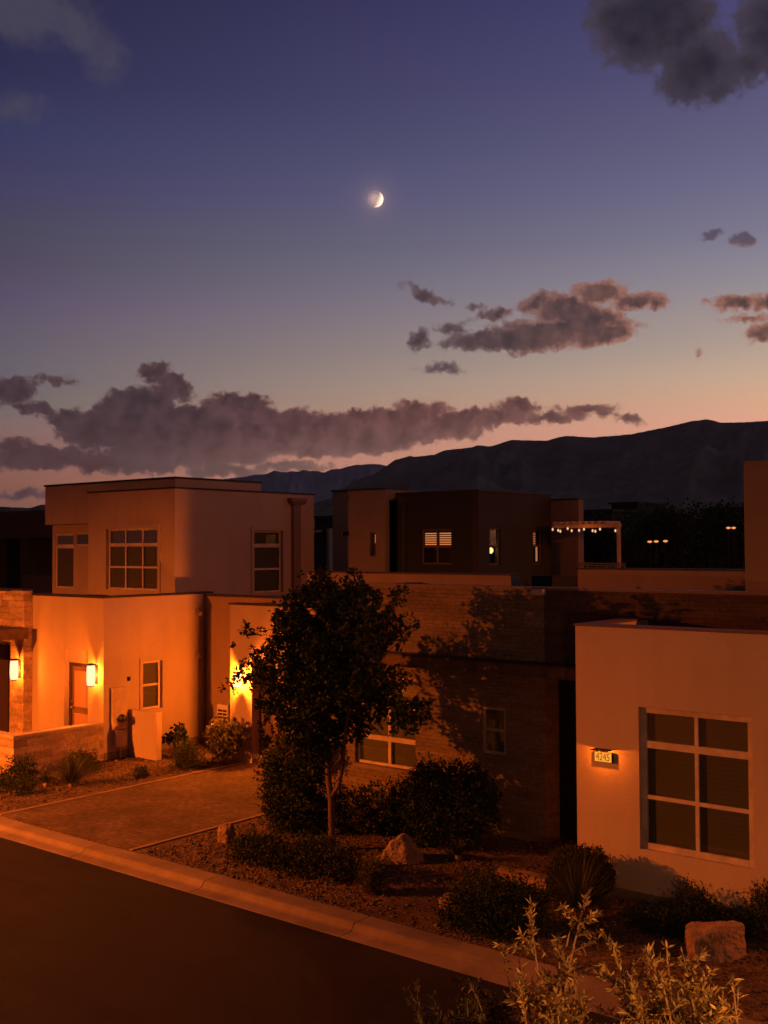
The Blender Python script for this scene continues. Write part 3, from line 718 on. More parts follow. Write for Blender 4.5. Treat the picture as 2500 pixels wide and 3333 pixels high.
# porch: stone pier with canopy and front door
PX = -24.42
py0 = at(76, 2200, x=PX)[1]
pier_l = AX(33, 2200, py0)
c = MB(); c.box(pier_l, PX, py0, LY-.002, 0, 3.92); c.box(-27.5, pier_l, py0+.002, LY-.002, 2.62, 3.9); c.build('porch_pier', M_STONE2, LH, bevel=.012)
c = MB(); c.box(pier_l-3.3, PX+.02, py0-.02, LY+.02, 3.92, 3.96); c.build('roof_cap', M_CAP, LH)
cz1, cz0 = at(112, 2042, x=-24.2)[2], at(112, 2078, x=-24.2)[2]
c = MB(); c.box(-28, -24.2, 13.4, py0-.005, cz0, cz1); c.box(-24.4, -24.2, py0-.005, LY-.002, cz0, cz1) if False else None
c.build('canopy', mat('canopy_wood', (.11, .07, .05), .7, f_rough(4, .004)), LH, bevel=.01)
c = MB(); c.box(-27.6, pier_l, py0+.5, py0+.6, 0, 2.61); c.build('wall', M_STONE2, LH)
c = MB(); c.box(AX(-40, 2300, py0+.5), AX(31, 2300, py0+.5), py0+.44, py0+.498, .1, 2.45); c.build('door', M_DOORD, LH, bevel=.01)
wl1 = wall_lamp(AX(46, 2180, py0-.15), py0, at(46, 2212, y=py0-.15)[2], 190, 'glowing glass wall lamp on the stone porch pier', w_=.095, h_=.48)
wl2 = wall_lamp(AX(296, 2195, LY-.15), LY, at(296, 2232, y=LY-.15)[2], 230, 'glowing glass wall lamp between the panelled door and the house corner', w_=.095, h_=.48)
wl3 = wall_lamp(AX(772, 2200, GY-.15), GY, at(772, 2236, y=GY-.15)[2], 950, 'glowing wall lamp beside the garage door, half behind tree leaves', w_=.10, h_=.32)

# low stone patio wall
r = empty('patio_wall', (LX, 13.57, 0), 'low stone patio wall with pale cap in front of the lit door', 'wall')
c = MB(); c.box(LX-.2, LX, 13.57, LY-.004, 0, .84); c.box(-27, LX-.2, 13.57, 13.77, 0, .84); c.build('stone_base', M_STONE2, r)
c = MB(); c.box(LX-.22, LX+.03, 13.54, LY-.004, .84, .895); c.box(-27, LX-.22, 13.54, 13.79, .84, .895); c.build('wall_cap', mat('cap_stone', (.55, .44, .34), .8, f_concrete), r, bevel=.008)
# screen wall (fin) beside the meter
fy = 16.66
r = MB(); r.box(LX+.002, AX(508, 2400, fy), fy, fy+.17, 0, at(470, 2316, y=fy)[2])
tag(r.build('screen_wall', M_ST2, bevel=.015), 'short stucco screen wall standing out beside the electric meter box', 'wall')
# meter box
a, b = pxr(361, 2239, 406, 2369, x=LX); r = empty('meter_box', (LX, (a[1]+b[1])/2, b[2]), 'tall flat electric meter box on the side wall by the screen wall', 'meter box')
c = MB(); c.box(LX+.001, LX+.09, a[1], b[1], b[2], a[2]); c.build('cabinet', M_BOX, r, bevel=.01)
mc = at(395, 2337, x=LX+.09); c = MB()
c.tube([(LX+.09, mc[1], mc[2]), (LX+.13, mc[1], mc[2]), (LX+.20, mc[1], mc[2]), (LX+.22, mc[1], mc[2])], [.095, .095, .08, .05], 20); c.build('meter_dial', M_MET, r, True)
a, b = pxr(369, 2377, 404, 2426, x=LX); c = MB(); c.box(LX+.001, LX+.11, a[1], b[1], b[2], a[2]); c.build('lower_box', M_BOX, r, bevel=.008)
c = MB(); c.tube([(LX+.05, (a[1]+b[1])/2, b[2]-.4), (LX+.05, (a[1]+b[1])/2, b[2])], .02); c.build('conduit', M_BOX, r, True)
p = at(418, 2209, x=LX); c = MB(); c.box(LX+.001, LX+.05, p[1]-.03, p[1]+.03, p[2]-.05, p[2]+.05); c.box(LX+.05, LX+.07, p[1]-.02, p[1]+.02, p[2]-.02, p[2]+.03)
tag(c.build('wall_sensor', M_MET, bevel=.004), 'tiny dark box on the side wall above the meter box', 'sensor')
p = at(640, 1990, x=LX); c = MB(); c.box(LX+.001, LX+.06, p[1]-.05, p[1]+.05, p[2]-.06, p[2]+.06); c.tube([(LX+.06, p[1], p[2]), (LX+.2, p[1]-.05, p[2]-.06)], [.03, .055]); 
tag(c.build('flood_light', M_BOX, smooth=False), 'unlit flood light under the parapet near the recessed wall', 'flood light')
p = at(640, 2133, x=LX); c = MB(); c.add([(LX+.001, p[1]-.08, p[2]-.05), (LX+.12, p[1]-.08, p[2]-.05), (LX+.12, p[1]+.08, p[2]-.05), (LX+.001, p[1]+.08, p[2]-.05), (LX+.001, p[1]-.06, p[2]+.09), (LX+.001, p[1]+.06, p[2]+.09)],
      [(0, 1, 2, 3), (0, 4, 1), (1, 4, 5, 2), (2, 5, 3), (0, 3, 5, 4)])
tag(c.build('vent_hood', M_BOX), 'small wedge shaped vent hood on the side wall by the downspout', 'vent hood')
# AC condenser
ax_, ay_ = AX(722, 2300, 18.3), 18.3
r = empty('air_conditioner', (ax_, ay_, 0), 'pale slatted air conditioner unit tucked beside the lit garage wall', 'air conditioner')
c = MB(); z1 = AZ(722, 2293, 18.3); c.box(ax_-.18, ax_+.22, ay_, ay_+.4, .05, z1); c.build('casing', M_AC, r, bevel=.02)
c = MB()
for i in range(11): c.box(ax_-.13, ax_+.02, ay_-.012, ay_-.002, .16+i*(z1-.25)/11, .16+(i+.62)*(z1-.25)/11); c.box(ax_+.045, ax_+.17, ay_-.012, ay_-.002, .16+i*(z1-.25)/11, .16+(i+.62)*(z1-.25)/11)
c.build('grille', M_MET, r)

# ------------------------------------------------------------------ right house (stone wall, entry recess, cream front volume)
BY = 16.1; FYR, FXR = 14.32, -8.04
RH = empty('house', (FXR, FYR, 0), 'stone clad house with a cream front wall, dark entry recess and house number 4245', 'house')
bz = 4.25
a, b = pxr(1155, 2192, 1353, 2512, y=BY); w1 = (a[0], b[0], b[2], a[2])
a, b = pxr(1569, 2298, 1647, 2461, y=BY); w2 = (a[0], b[0], b[2], a[2])
bx1 = AX(1774, 2300, BY)
wall('wall', 'y', BY, -14.9, bx1, 0, bz, [w1, w2], M_STONE, RH, .28)
wall('wall', 'y', BY, bx1, -1.5, 2.8, bz, [], mat('stone_cladding_darker', (.085, .058, .045), .9, f_brick(1.3, .068, .002, .06)), RH, .28)  # cladding pattern again, in a darker colour over the entry and rightwards
wall('wall', 'x', bx1, BY+.28, 20, 0, 2.8, [], M_STONE, RH, .2)
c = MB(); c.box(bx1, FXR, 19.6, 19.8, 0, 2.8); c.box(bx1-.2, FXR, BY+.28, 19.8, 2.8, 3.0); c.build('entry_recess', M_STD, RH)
c = MB(); c.box(bx1+.002, FXR-.002, BY+.45, BY+.5, 0.02, 2.79); c.build('gate', mat('gate_shade_black', (.012, .010, .009), .8), RH)  # gate panel added across the recess; its black stands for the shade inside
window(RH, 'y', BY, w1[0], w1[1], w1[2], w1[3], (.54,), ((.30, .045), (.66, .03)), fr=.05, rec=.07, mull=.035)
window(RH, 'y', BY, w2[0], w2[1], w2[2], w2[3], (), (.52,), fr=.05, rec=.02, mt=mat('window_frame_tan', (.40, .31, .24), .6))
c = MB(); c.box(w1[0]-.02, w1[1]+.02, BY-.05, BY-.001, w1[2]-.07, w1[2]-.001); c.build('sill', M_CON, RH)
c = MB(); c.box(-14.93, -1.5, BY-.03, BY+.3, bz, bz+.045); c.build('roof_cap', mat('roof_cap_tan', (.20, .15, .115), .7), RH)
c = MB(); c.box(-14.9, -1.5, BY+.28, 22, 3.9, 4.0); c.box(-14.9, -14.65, BY+.28, 22, 0, 4.2); c.build('roof', M_ROOF, RH)
c = MB(); c.box(-14.6, -8.06, BY-.26, BY-.001, 2.80, 3.00); c.build('ledge', mat('ledge_wood', (.13, .085, .06), .8, f_rough(4, .004)), RH, bevel=.008)
c = MB(); c.box(-14.63, -8.06, BY-.29, BY-.001, 3.001, 3.03); c.build('ledge_cap', M_CAP, RH)
c = MB(); c.box(-14.85, bx1-.02, BY-.03, BY-.001, 0.0, .10); c.build('plinth', M_CON, RH)
# small cream scupper on the stone wall
a, b = pxr(1730, 1918, 1768, 1938, y=BY-.1); c = MB(); c.box(a[0], b[0], BY-.12, BY-.001, b[2], a[2]); c.build('scupper', M_ST, RH, bevel=.006)
# cream front volume
rz = 3.82; rxe = -3.6; ryb = 17.9
a, b = pxr(2078, 2300, 2455, 2826, y=FYR); rw = (a[0], b[0], at(2086, 2763, y=FYR)[2], a[2])
wall('wall', 'y', FYR, FXR, rxe, 0, rz, [rw], M_ST, RH, .3)
ga, gb = at(2106, 2324, y=FYR+.11), at(2443, 2790, y=FYR+.11)
window(RH, 'y', FYR, rw[0], rw[1], rw[2], rw[3], (.505,), (.365, (.735, .05)), fr=.085, rec=.065, mull=.028)
for nm, x0, x1, y0, y1 in (('wall', FXR, FXR+.3, FYR+.3, ryb-.002), ('wall', rxe-.3, rxe, FYR+.3, ryb-.002), ('wall', FXR, rxe, ryb, ryb+.3)):
    c = MB(); c.box(x0, x1, y0, y1, 0, rz); c.build(nm, M_ST, RH)
c = MB(); c.box(FXR-.02, rxe+.02, FYR-.02, FYR+.3, rz, rz+.03); c.box(FXR-.02, FXR+.3, FYR+.3, ryb, rz, rz+.03); c.box(FXR-.02, rxe+.02, ryb, ryb+.32, rz, rz+.03); c.box(rxe-.3, rxe+.02, FYR+.3, ryb, rz, rz+.03)
c.build('roof_cap', mat('roof_cap_rust', (.16, .11, .10), .7), RH)
c = MB(); c.box(FXR+.3, rxe-.3, FYR+.3, ryb-.001, 3.5, 3.6); c.build('roof', M_ROOF, RH)
c = MB(); c.box(FXR, rxe, FYR-.012, FYR-.001, 0, .13); c.build('plinth', M_CON, RH)
# tower and terrace parapet behind (upper storey of this house)
TY = 18.4
tx0 = AX(2422, 1700, TY-.6); tz = AZ(2440, 1501, TY-.6)
c = MB(); c.box(tx0, 2, TY-.6, 24, 3.9, tz); c.build('upper_storey', mat('stucco_brown', (.34, .26, .21), .9, f_stucco), RH, bevel=.012)
cx0 = AX(1880, 1870, TY)
c = MB(); c.box(cx0, tx0, TY, TY+.25, 3.9, AZ(1885, 1853, TY)); c.build('terrace_parapet', MATS['stucco_brown'], RH, bevel=.01)
c = MB(); c.box(cx0-.03, tx0, TY-.02, TY+.28, AZ(1885, 1853, TY), AZ(1885, 1853, TY)+.03); c.build('roof_cap', M_CAP, RH)
# house number sign 4245
a, b = pxr(1936, 2449, 1990, 2483, y=FYR-.06); sx0, sx1, sz1, sz0 = a[0], b[0], a[2]+.012, b[2]+.0
SG = empty('address_sign', ((sx0+sx1)/2, FYR, sz0), 'small lit house number sign reading 4245 on the cream wall', 'address sign')
c = MB(); c.box(sx0-.005, sx1+.005, FYR-.055, FYR-.002, sz0-.005, sz1+.005); c.build('housing', M_MET, SG, bevel=.006)
c = MB(); c.box(sx0, sx1, FYR-.064, FYR-.056, sz0, sz1); c.build('face_panel', emis('sign_face', (1.0, .38, .04), 1.0), SG)
c = MB(); c.box(sx0-.012, sx1+.012, FYR-.19, FYR-.002, sz1+.040, sz1+.048); c.build('hood', M_MET, SG, bevel=.004)
def text_mesh(body, size, x, y, z, sx=1.0):
    cu = bpy.data.curves.new('digits', 'FONT'); cu.body = body; cu.size = size; cu.align_x = 'CENTER'; cu.align_y = 'CENTER'; cu.extrude = .002
    to = bpy.data.objects.new('digits_tmp', cu); COL.objects.link(to); bpy.context.view_layer.update()
    me = bpy.data.meshes.new_from_object(to.evaluated_get(bpy.context.evaluated_depsgraph_get())); bpy.data.objects.remove(to)
    me.transform(Matrix.Translation((x, y, z)) @ Matrix.Rotation(PI/2, 4, 'X') @ Matrix.Diagonal((sx, 1, 1, 1))); return me
me = text_mesh('4245', .155, 0, 0, 0, .72); me.materials.clear(); me.materials.append(emis('sign_digits', (.75, .15, .01), .45))
o = bpy.data.objects.new('digits', me); COL.objects.link(o); o.parent = SG; o.location = (0, -.067, (sz1-sz0)/2)
plight('sign_light', ((sx0+sx1)/2, FYR-.16, sz1+.026), 11, rad=.012, parent=SG)

# ------------------------------------------------------------------ houses behind
# one storey parapets seen over the stone wall
AY = 19.3
BH = empty('house', (-14, AY, 0), 'low flat roofed house showing only its pale parapet above the stone wall', 'house')
p0, p1 = AX(1000, 1885, AY), AX(1664, 1885, AY); az1 = AZ(1400, 1869, AY)
c = MB(); c.box(p0, p1, AY, AY+.3, 3.6, az1); c.build('wall', MATS['stucco_brown'], BH, bevel=.01)
c = MB(); c.box(p1, AX(1900, 1885, AY+.8), AY+.8, AY+1.1, 3.6, az1-.02); c.build('wall', M_STD, BH, bevel=.01)
c = MB(); c.box(p0, p1+.02, AY-.03, AY+.32, az1, az1+.03); c.build('roof_cap', M_CAP, BH)
c = MB(); c.box(p0, p1+1, AY+.3, 25, 3.5, 3.9); c.build('roof', M_ROOF, BH)
# dark two storey house
KY = 25.0
kx0, kx1 = AX(1082, 1600, KY), AX(1253, 1594, KY); kz = AZ(1253, 1593, KY)
KH = empty('house', (kx1, KY, 0), 'dark two storey house with lit shutter windows below the mountain', 'house')
kyb = at(1325, 1597, x=kx1)[1]
holes = [(AX(1113, 1730, KY), AX(1137, 1730, KY), AZ(1125, 1744, KY), AZ(1125, 1730, KY)), (AX(1203, 1730, KY), AX(1223, 1730, KY), AZ(1210, 1811, KY), AZ(1210, 1733, KY))]
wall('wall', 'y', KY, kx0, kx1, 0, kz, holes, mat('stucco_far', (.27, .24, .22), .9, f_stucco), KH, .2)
window(KH, 'y', KY, *holes[0], (), (), fr=.03, rec=.05, mt=M_FRD)
LITW = emis('lit_window_glow', (1.0, .33, .13), .55)
wn_ = window(KH, 'y', KY, *holes[1], (), (.52,), fr=.03, rec=.08, mt=M_FRD)
h = holes[1]; c = MB(); c.box(h[0]+(h[1]-h[0])*.45, h[1]-.02, KY+.12, KY+.135, h[2]+(h[3]-h[2])*.56, h[3]-.06); c.build('lit_pane', emis('lit_pane_dim', (1.0, .29, .10), .5), wn_)
c = MB(); c.box(kx0, kx1-.0, KY+.2, KY+5, 3.5, kz-.3); c.box(kx1-.2, kx1, KY+.2, kyb+1, 3, kz); c.build('wall', MATS['stucco_far'], KH)
c = MB(); c.box(kx0-.03, kx1+.03, KY-.03, KY+.25, kz, kz+.05); c.box(kx1-.2, kx1+.03, KY+.25, kyb, kz, kz+.05); c.build('roof_cap', M_CAP, KH)
DY = at(1289, 1700, x=kx1)[1]
dx1 = AX(1557, 1598, DY); dz = AZ(1557, 1598, DY)
hl = [(AX(1370, 1730, DY), AX(1469, 1730, DY), AZ(1420, 1837, DY), AZ(1420, 1722, DY))]
wall('wall', 'y', DY, kx1+.002, dx1-.2, 0, dz, hl, M_STB, KH, .2)
h = hl[0]
wo = window(KH, 'y', DY, *h, (.5,), (.5,), fr=.05, rec=.06, mt=M_FRD, blind=M_DARK, mull=.03)
c = MB(); cw = (h[1]-h[0])
for (s0, s1) in ((.07, .46), (.55, .96)):
    c.box(h[0]+cw*s0, h[0]+cw*s1, DY+.105, DY+.115, h[2]+(h[3]-h[2])*.50, h[3]-.10)
c.build('lit_pane', emis('lit_shutter', (1.0, .29, .09), .8), wo)
c = MB()
for i in range(7):
    zz = h[2]+(h[3]-h[2])*(.52+i*.062)
    c.box(h[0]+cw*.06, h[1]-cw*.03, DY+.086, DY+.102, zz, zz+.030)
c.build('shutter_slat', M_STD, wo)
dyb = at(1793, 1625, x=dx1)[1]
hs = [(at(1594, 1730, x=dx1)[1], at(1630, 1730, x=dx1)[1], at(1610, 1840, x=dx1)[2], at(1610, 1716, x=dx1)[2]), (at(1735, 1730, x=dx1)[1], at(1766, 1730, x=dx1)[1], at(1750, 1838, x=dx1)[2], at(1750, 1722, x=dx1)[2])]
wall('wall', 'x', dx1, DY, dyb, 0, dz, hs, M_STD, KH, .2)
h = hs[0]; wo = window(KH, 'x', dx1, *h, (), (.5,), fr=.05, rec=.06, mt=M_FRD, bd=.3, blind=M_DARK)
c = MB(); yy, hh = (h[0]+h[1])/2, h[3]-.55
c.tube([(dx1-.26, yy, h[3]), (dx1-.26, yy, hh+.1)], .01); c.build('pendant_cord', M_MET, wo)
for dy_, dz_, rr in ((-.20, 0, .10), (.16, -.12, .07), (-.02, -.32, .04)):
    c = MB(); c.lathe((dx1-.26, yy+dy_, hh+dz_), [(rr*.3, -rr*1.2), (rr, -rr*.3), (rr*.9, rr*.7), (rr*.2, rr*1.3)], 10)
    c.build('pendant_light', emis('pendant_glow', (1.0, .50, .18), 2.6), wo, True)
h = hs[1]; wo = window(KH, 'x', dx1, *h, (), (.52,), fr=.05, rec=.06, mt=M_FRD, blind=M_DARK)
c = MB(); hw = h[1]-h[0]; c.box(dx1-.125, dx1-.115, h[0]+.1*hw, h[1]-.42*hw, h[2]+(h[3]-h[2])*.55, h[3]-.1)
c.build('lit_pane', MATS['lit_pane_dim'], wo)
c = MB(); c.box(dx1-.125, dx1-.115, h[0]+.62*hw, h[0]+.78*hw, h[2]+.1, h[2]+(h[3]-h[2])*.5); c.build('lit_gap', LITW, wo)
c = MB()
for i in range(6): zz = h[2]+(h[3]-h[2])*(.56+i*.062); c.box(dx1-.112, dx1-.10, h[0]+.04, h[1]-.3*hw, zz, zz+.03)
c.build('shutter_slat', M_STD, wo)
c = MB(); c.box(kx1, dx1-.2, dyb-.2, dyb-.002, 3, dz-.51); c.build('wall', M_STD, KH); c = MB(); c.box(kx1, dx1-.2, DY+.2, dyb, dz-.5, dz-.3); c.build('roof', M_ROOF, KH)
c = MB(); c.box(kx1, dx1+.03, DY-.03, DY+.22, dz, dz+.05); c.box(dx1-.22, dx1+.03, DY+.22, dyb, dz, dz+.05); c.build('roof_cap', M_CAP, KH)
ds = at(1318, 1640, y=DY); c = MB(); c.box(ds[0]-.05, ds[0]+.05, DY-.1, DY-.002, 3, ds[2]); c.box(ds[0]-.16, ds[0]+.16, DY-.16, DY-.002, ds[2], ds[2]+.22); c.build('downspout', M_STD, KH, bevel=.01)
ex1 = AX(1885, 1700, dyb); ez = AZ(1840, 1627, dyb)
c = MB(); c.box(dx1, ex1, dyb, dyb+.28, 3, ez); c.build('wall', mat('stucco_rear', (.26, .21, .18), .9, f_stucco), KH, bevel=.01)
c = MB(); c.box(dx1-.02, ex1+.02, dyb-.03, dyb+.3, ez, ez+.04); c.build('roof_cap', M_CAP, KH)
# pergola with string lights
PY = dyb-.9
PG = empty('pergola', (ex1, PY, 4.0), 'slim roof terrace pergola beside the dark house, lit by string lights', 'pergola')
pz = AZ(1900, 1705, PY); pz0 = AZ(1900, 1718, PY); px1 = AX(2020, 1710, PY); px0 = AX(1800, 1710, PY)
c = MB(); c.box(px0, px1, PY-.06, PY+.06, pz0, pz); c.build('beam', M_ST2, PG, bevel=.01); c = MB(); px2 = AX(2020, 1710, PY+.56); c.box(px0, px2, PY+.50, PY+.60, pz0, pz); c.build('beam', M_ST2, PG, bevel=.01)
c = MB()
for i in range(9):
    x = px0+.1+i*(px1-px0-.5)/8; c.box(x-.03, x+.03, PY-.15, PY+.7, pz+.003, pz+.07)
c.build('rafter', M_ST2, PG)
for xx, yy in ((px1-.06, PY),):
    c = MB(); c.box(xx-.045, xx+.045, yy-.045, yy+.045, 3.6, pz0-.001); c.build('post', M_ST2, PG, bevel=.008)
SL = empty('string_lights', (px0, PY, pz0), 'string of small glowing bulbs hung along the pergola beam', 'string lights')
bulbs = [(1799, 1723), (1817, 1726), (1824, 1729), (1848, 1720), (1861, 1727), (1885, 1726), (1901, 1722), (1929, 1727), (1938, 1729), (1953, 1722), (2003, 1727)]
c = MB(); pts = [at(u, v-5, y=PY-.12) for u, v in bulbs]; c.tube(pts, .008, 5); c.build('cable', M_MET, SL)
for u, v in bulbs:
    p = at(u, v, y=PY-.12); c = MB(); c.lathe((p[0], p[1], p[2]), [(.01, -.045), (.026, -.02), (.028, .01), (.01, .04)], 10)
    c.build('bulb', emis('bulb_glow', (1.0, .50, .24), 1.1), SL, True)
plight('lamp_light', at(1900, 1728, y=PY-.3), 4, rad=.3, parent=SL)
# rail
RL = empty('railing', (ex1, PY-1.2, 4.0), 'thin dark terrace railing under the string lights', 'railing')
ry = PY-1.2; rx0_, rx1_ = AX(1885, 1840, ry), AX(2034, 1840, ry)
c = MB()
for v in (1834, 1841): z = AZ(1950, v, ry); c.box(rx0_, rx1_, ry-.02, ry+.02, z-.02, z+.02)
c.build('rail', M_FRD, RL)
for i in range(6):
    x = rx0_+(rx1_-rx0_)*i/5; c = MB(); c.box(x-.02, x+.02, ry-.021, ry+.021, 3.8, AZ(1950, 1841, ry)-.021); c.build('post', M_FRD, RL)
# far left neighbour: deep shaded terrace under a broad fascia
NY = 27.0
NH = empty('house', (AX(80, 1800, NY), NY, 0), 'dark neighbouring house with a broad fascia at the left edge', 'house')
nx0, nx1 = AX(-500, 1700, NY), AX(300, 1700, NY)
c = MB(); c.box(nx0, nx1, NY, NY+.3, AZ(80, 1752, NY), AZ(80, 1681, NY)); c.build('fascia', M_STD, NH, bevel=.01)
c = MB(); c.box(nx0+1, nx1-.5, NY+3, NY+8, AZ(80, 1690, NY), AZ(80, 1664, NY)+.2); c.build('roof', M_ROOF, NH)
c = MB(); c.box(nx0, nx1, NY+4, NY+4.3, 0, AZ(80, 1745, NY)); c.box(nx0, nx1, NY+.3, NY+4, AZ(80, 1752, NY)+.05, AZ(80, 1752, NY)+.2); c.build('wall', M_STD, NH)
for u0, u1 in ((46, 72), (-90, -60)):
    c = MB(); c.box(AX(u0, 1800, NY), AX(u1, 1800, NY), NY+.001+.3, NY+.7, 0, AZ(80, 1752, NY)-.002); c.build('column', M_STB, NH)
c = MB(); c.box(AX(76, 1850, NY-1), nx1, NY-1, NY-.8, 0, AZ(80, 1872, NY-1)); c.build('terrace_parapet', M_STD, NH)
# small house between the two big ones
GYY = 31.0
SHs = empty('house', (AX(1050, 1780, GYY), GYY, 0), 'sliver of a dim house seen between the two storey houses', 'house')
x0, x1 = AX(985, 1700, GYY), AX(1100, 1700, GYY)
c = MB(); c.box(x0, x1, GYY, GYY+.3, 0, AZ(1050, 1715, GYY)); c.build('wall', M_STD, SHs)
c = MB(); c.box(AX(1063, 1700, GYY-.5), x1, GYY-.5, GYY-.02, 0, AZ(1050, 1721, GYY)); c.build('column', M_ST2, SHs)
c = MB(); c.box(AX(1020, 1700, GYY), AX(1050, 1700, GYY), GYY-.3, GYY-.01, AZ(1050, 1733, GYY), AZ(1050, 1726, GYY)); c.build('canopy', M_ST, SHs)
c = MB(); c.box(AX(1053, 1780, GYY), AX(1069, 1780, GYY), GYY-.04, GYY-.005, AZ(1050, 1775, GYY), AZ(1050, 1729, GYY)); c.build('window', M_DARK, SHs)
# distant roofs on the right
for i, (u0, u1, v, yy, lab) in enumerate(((1990, 2075, 1642, 150, 'distant low roof below the mountain, left of the far trees'), (1880, 1990, 1668, 120, 'distant flat roofed house behind the pergola'), (2290, 2420, 1660, 170, 'distant low house behind the dark trees near the tall wall'), (1025, 1090, 1688, 95, 'distant dim roof in the gap between two houses'))):
    r = empty('distant_house', (AX((u0+u1)/2, v, yy), yy, 0), lab, 'house', 'distant houses below the mountain')
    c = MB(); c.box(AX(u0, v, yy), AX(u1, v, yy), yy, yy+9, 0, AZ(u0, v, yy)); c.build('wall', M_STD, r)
    c = MB(); c.box(AX(u0, v, yy)-.4, AX(u1, v, yy)+.4, yy-.4, yy+9.4, AZ(u0, v, yy), AZ(u0, v, yy)+.3); c.build('roof', M_ROOF, r)

# ------------------------------------------------------------------ plants
def unit(a): return a/(np.linalg.norm(a, axis=-1, keepdims=True)+1e-9)
def leaf_geo(P, D, L, Wd, rs, fold=.25):
    """lance shaped leaves: 6 vertices, two quads folded along the midrib"""
    n = len(P); D = unit(D); R = unit(np.cross(D, rs.normal(size=(n, 3)))); N = np.cross(R, D)
    L = np.broadcast_to(L, (n,))[:, None]; Wd = np.broadcast_to(Wd, (n,))[:, None]
    b = P; tip = P+D*L-N*L*.08; m1 = P+D*L*.5
    l1, r1 = m1+R*Wd+N*Wd*fold, m1-R*Wd+N*Wd*fold
    V = np.stack([b, l1, tip, r1, m1-N*Wd*fold*.4], 1)
    F = np.array([(0, 4, 1), (1, 4, 2), (0, 3, 4), (3, 2, 4)])
    return V.reshape(-1, 3), (F[None]+(np.arange(n)*5)[:, None, None]).reshape(-1, 3)
def crown(blobs, n, L, Wd, seed, clump=14, spread=.22, outward=1.0, up=.3, shell=.45):
    rs = np.random.RandomState(seed); B = np.array([b[:3] for b in blobs]); R = np.array([b[3] for b in blobs])
    nc = n//clump; pr = R**2.2; ids = rs.choice(len(B), nc, p=pr/pr.sum()) if nc else []
    dv = unit(rs.normal(size=(nc, 3))); rad = R[ids]*(shell+(1.04-shell)*rs.rand(nc)**.55)*(1+.16*rs.normal(size=nc))
    rad = np.minimum(rad, R[ids]*1.22)
    C = B[ids]+dv*rad[:, None]; C[:, 2] -= 0
    outd = unit(dv*outward+np.array([0, 0, up])+.5*rs.normal(size=(nc, 3)))
    ci = np.repeat(np.arange(nc), clump); k = len(ci)
    t = rs.rand(k); sz = spread*(.6+.8*rs.rand(nc))[ci]
    P = C[ci]+outd[ci]*(t*sz)[:, None]+rs.normal(size=(k, 3))*(sz*.33)[:, None]
    D = unit(outd[ci]*.7+rs.normal(size=(k, 3))*.75+np.array([0, 0, .1]))
    return leaf_geo(P, D, L*(.6+.7*rs.rand(k)), Wd*(.7+.5*rs.rand(k)), rs)
def plant(name, label, cat, base, blobs, n, L, Wd, mt, seed, stems=5, stem_r=.012, group=None, partname='foliage', **kw):
    r = empty(name, tuple(base), label, cat, group)
    V, F = crown(blobs, n, L, Wd, seed, **kw); V[:, 2] = np.maximum(V[:, 2], base[2]+.005)
    fast_mesh(partname, V, F, mt, r)
    if stems:
        rs = np.random.RandomState(seed+9); c = MB()
        for i in range(stems):
            b = blobs[i % len(blobs)]; tip = np.array(b[:3])+rs.normal(size=3)*b[3]*.25; p0 = np.array(base)+rs.normal(size=3)*[.03, .03, 0]; mid = (p0+tip)/2+rs.normal(size=3)*.04
            c.tube([p0, mid, tip], [stem_r, stem_r*.7, stem_r*.3], 6)
        c.build('stem', M_BARK, r, True)
    return r
LF_D = leaf_mat('leaf_dark_green', (.010, .024, .009), (.024, .048, .016), .7, .15)
LF_M = leaf_mat('leaf_olive', (.020, .034, .013), (.048, .066, .024), .7, .15)
LF_G = leaf_mat('leaf_grey_sage', (.052, .062, .032), (.12, .125, .065), .7)
LF_Y = leaf_mat('leaf_yellow_green', (.11, .12, .045), (.24, .22, .085), .4)
LF_FG = leaf_mat('leaf_silver_olive', (.07, .06, .022), (.46, .32, .11), .45, .25)
def B3(u, v, y, r, dy=0): p = at(u, v, y=y); return (p[0], p[1]+dy, p[2], r)

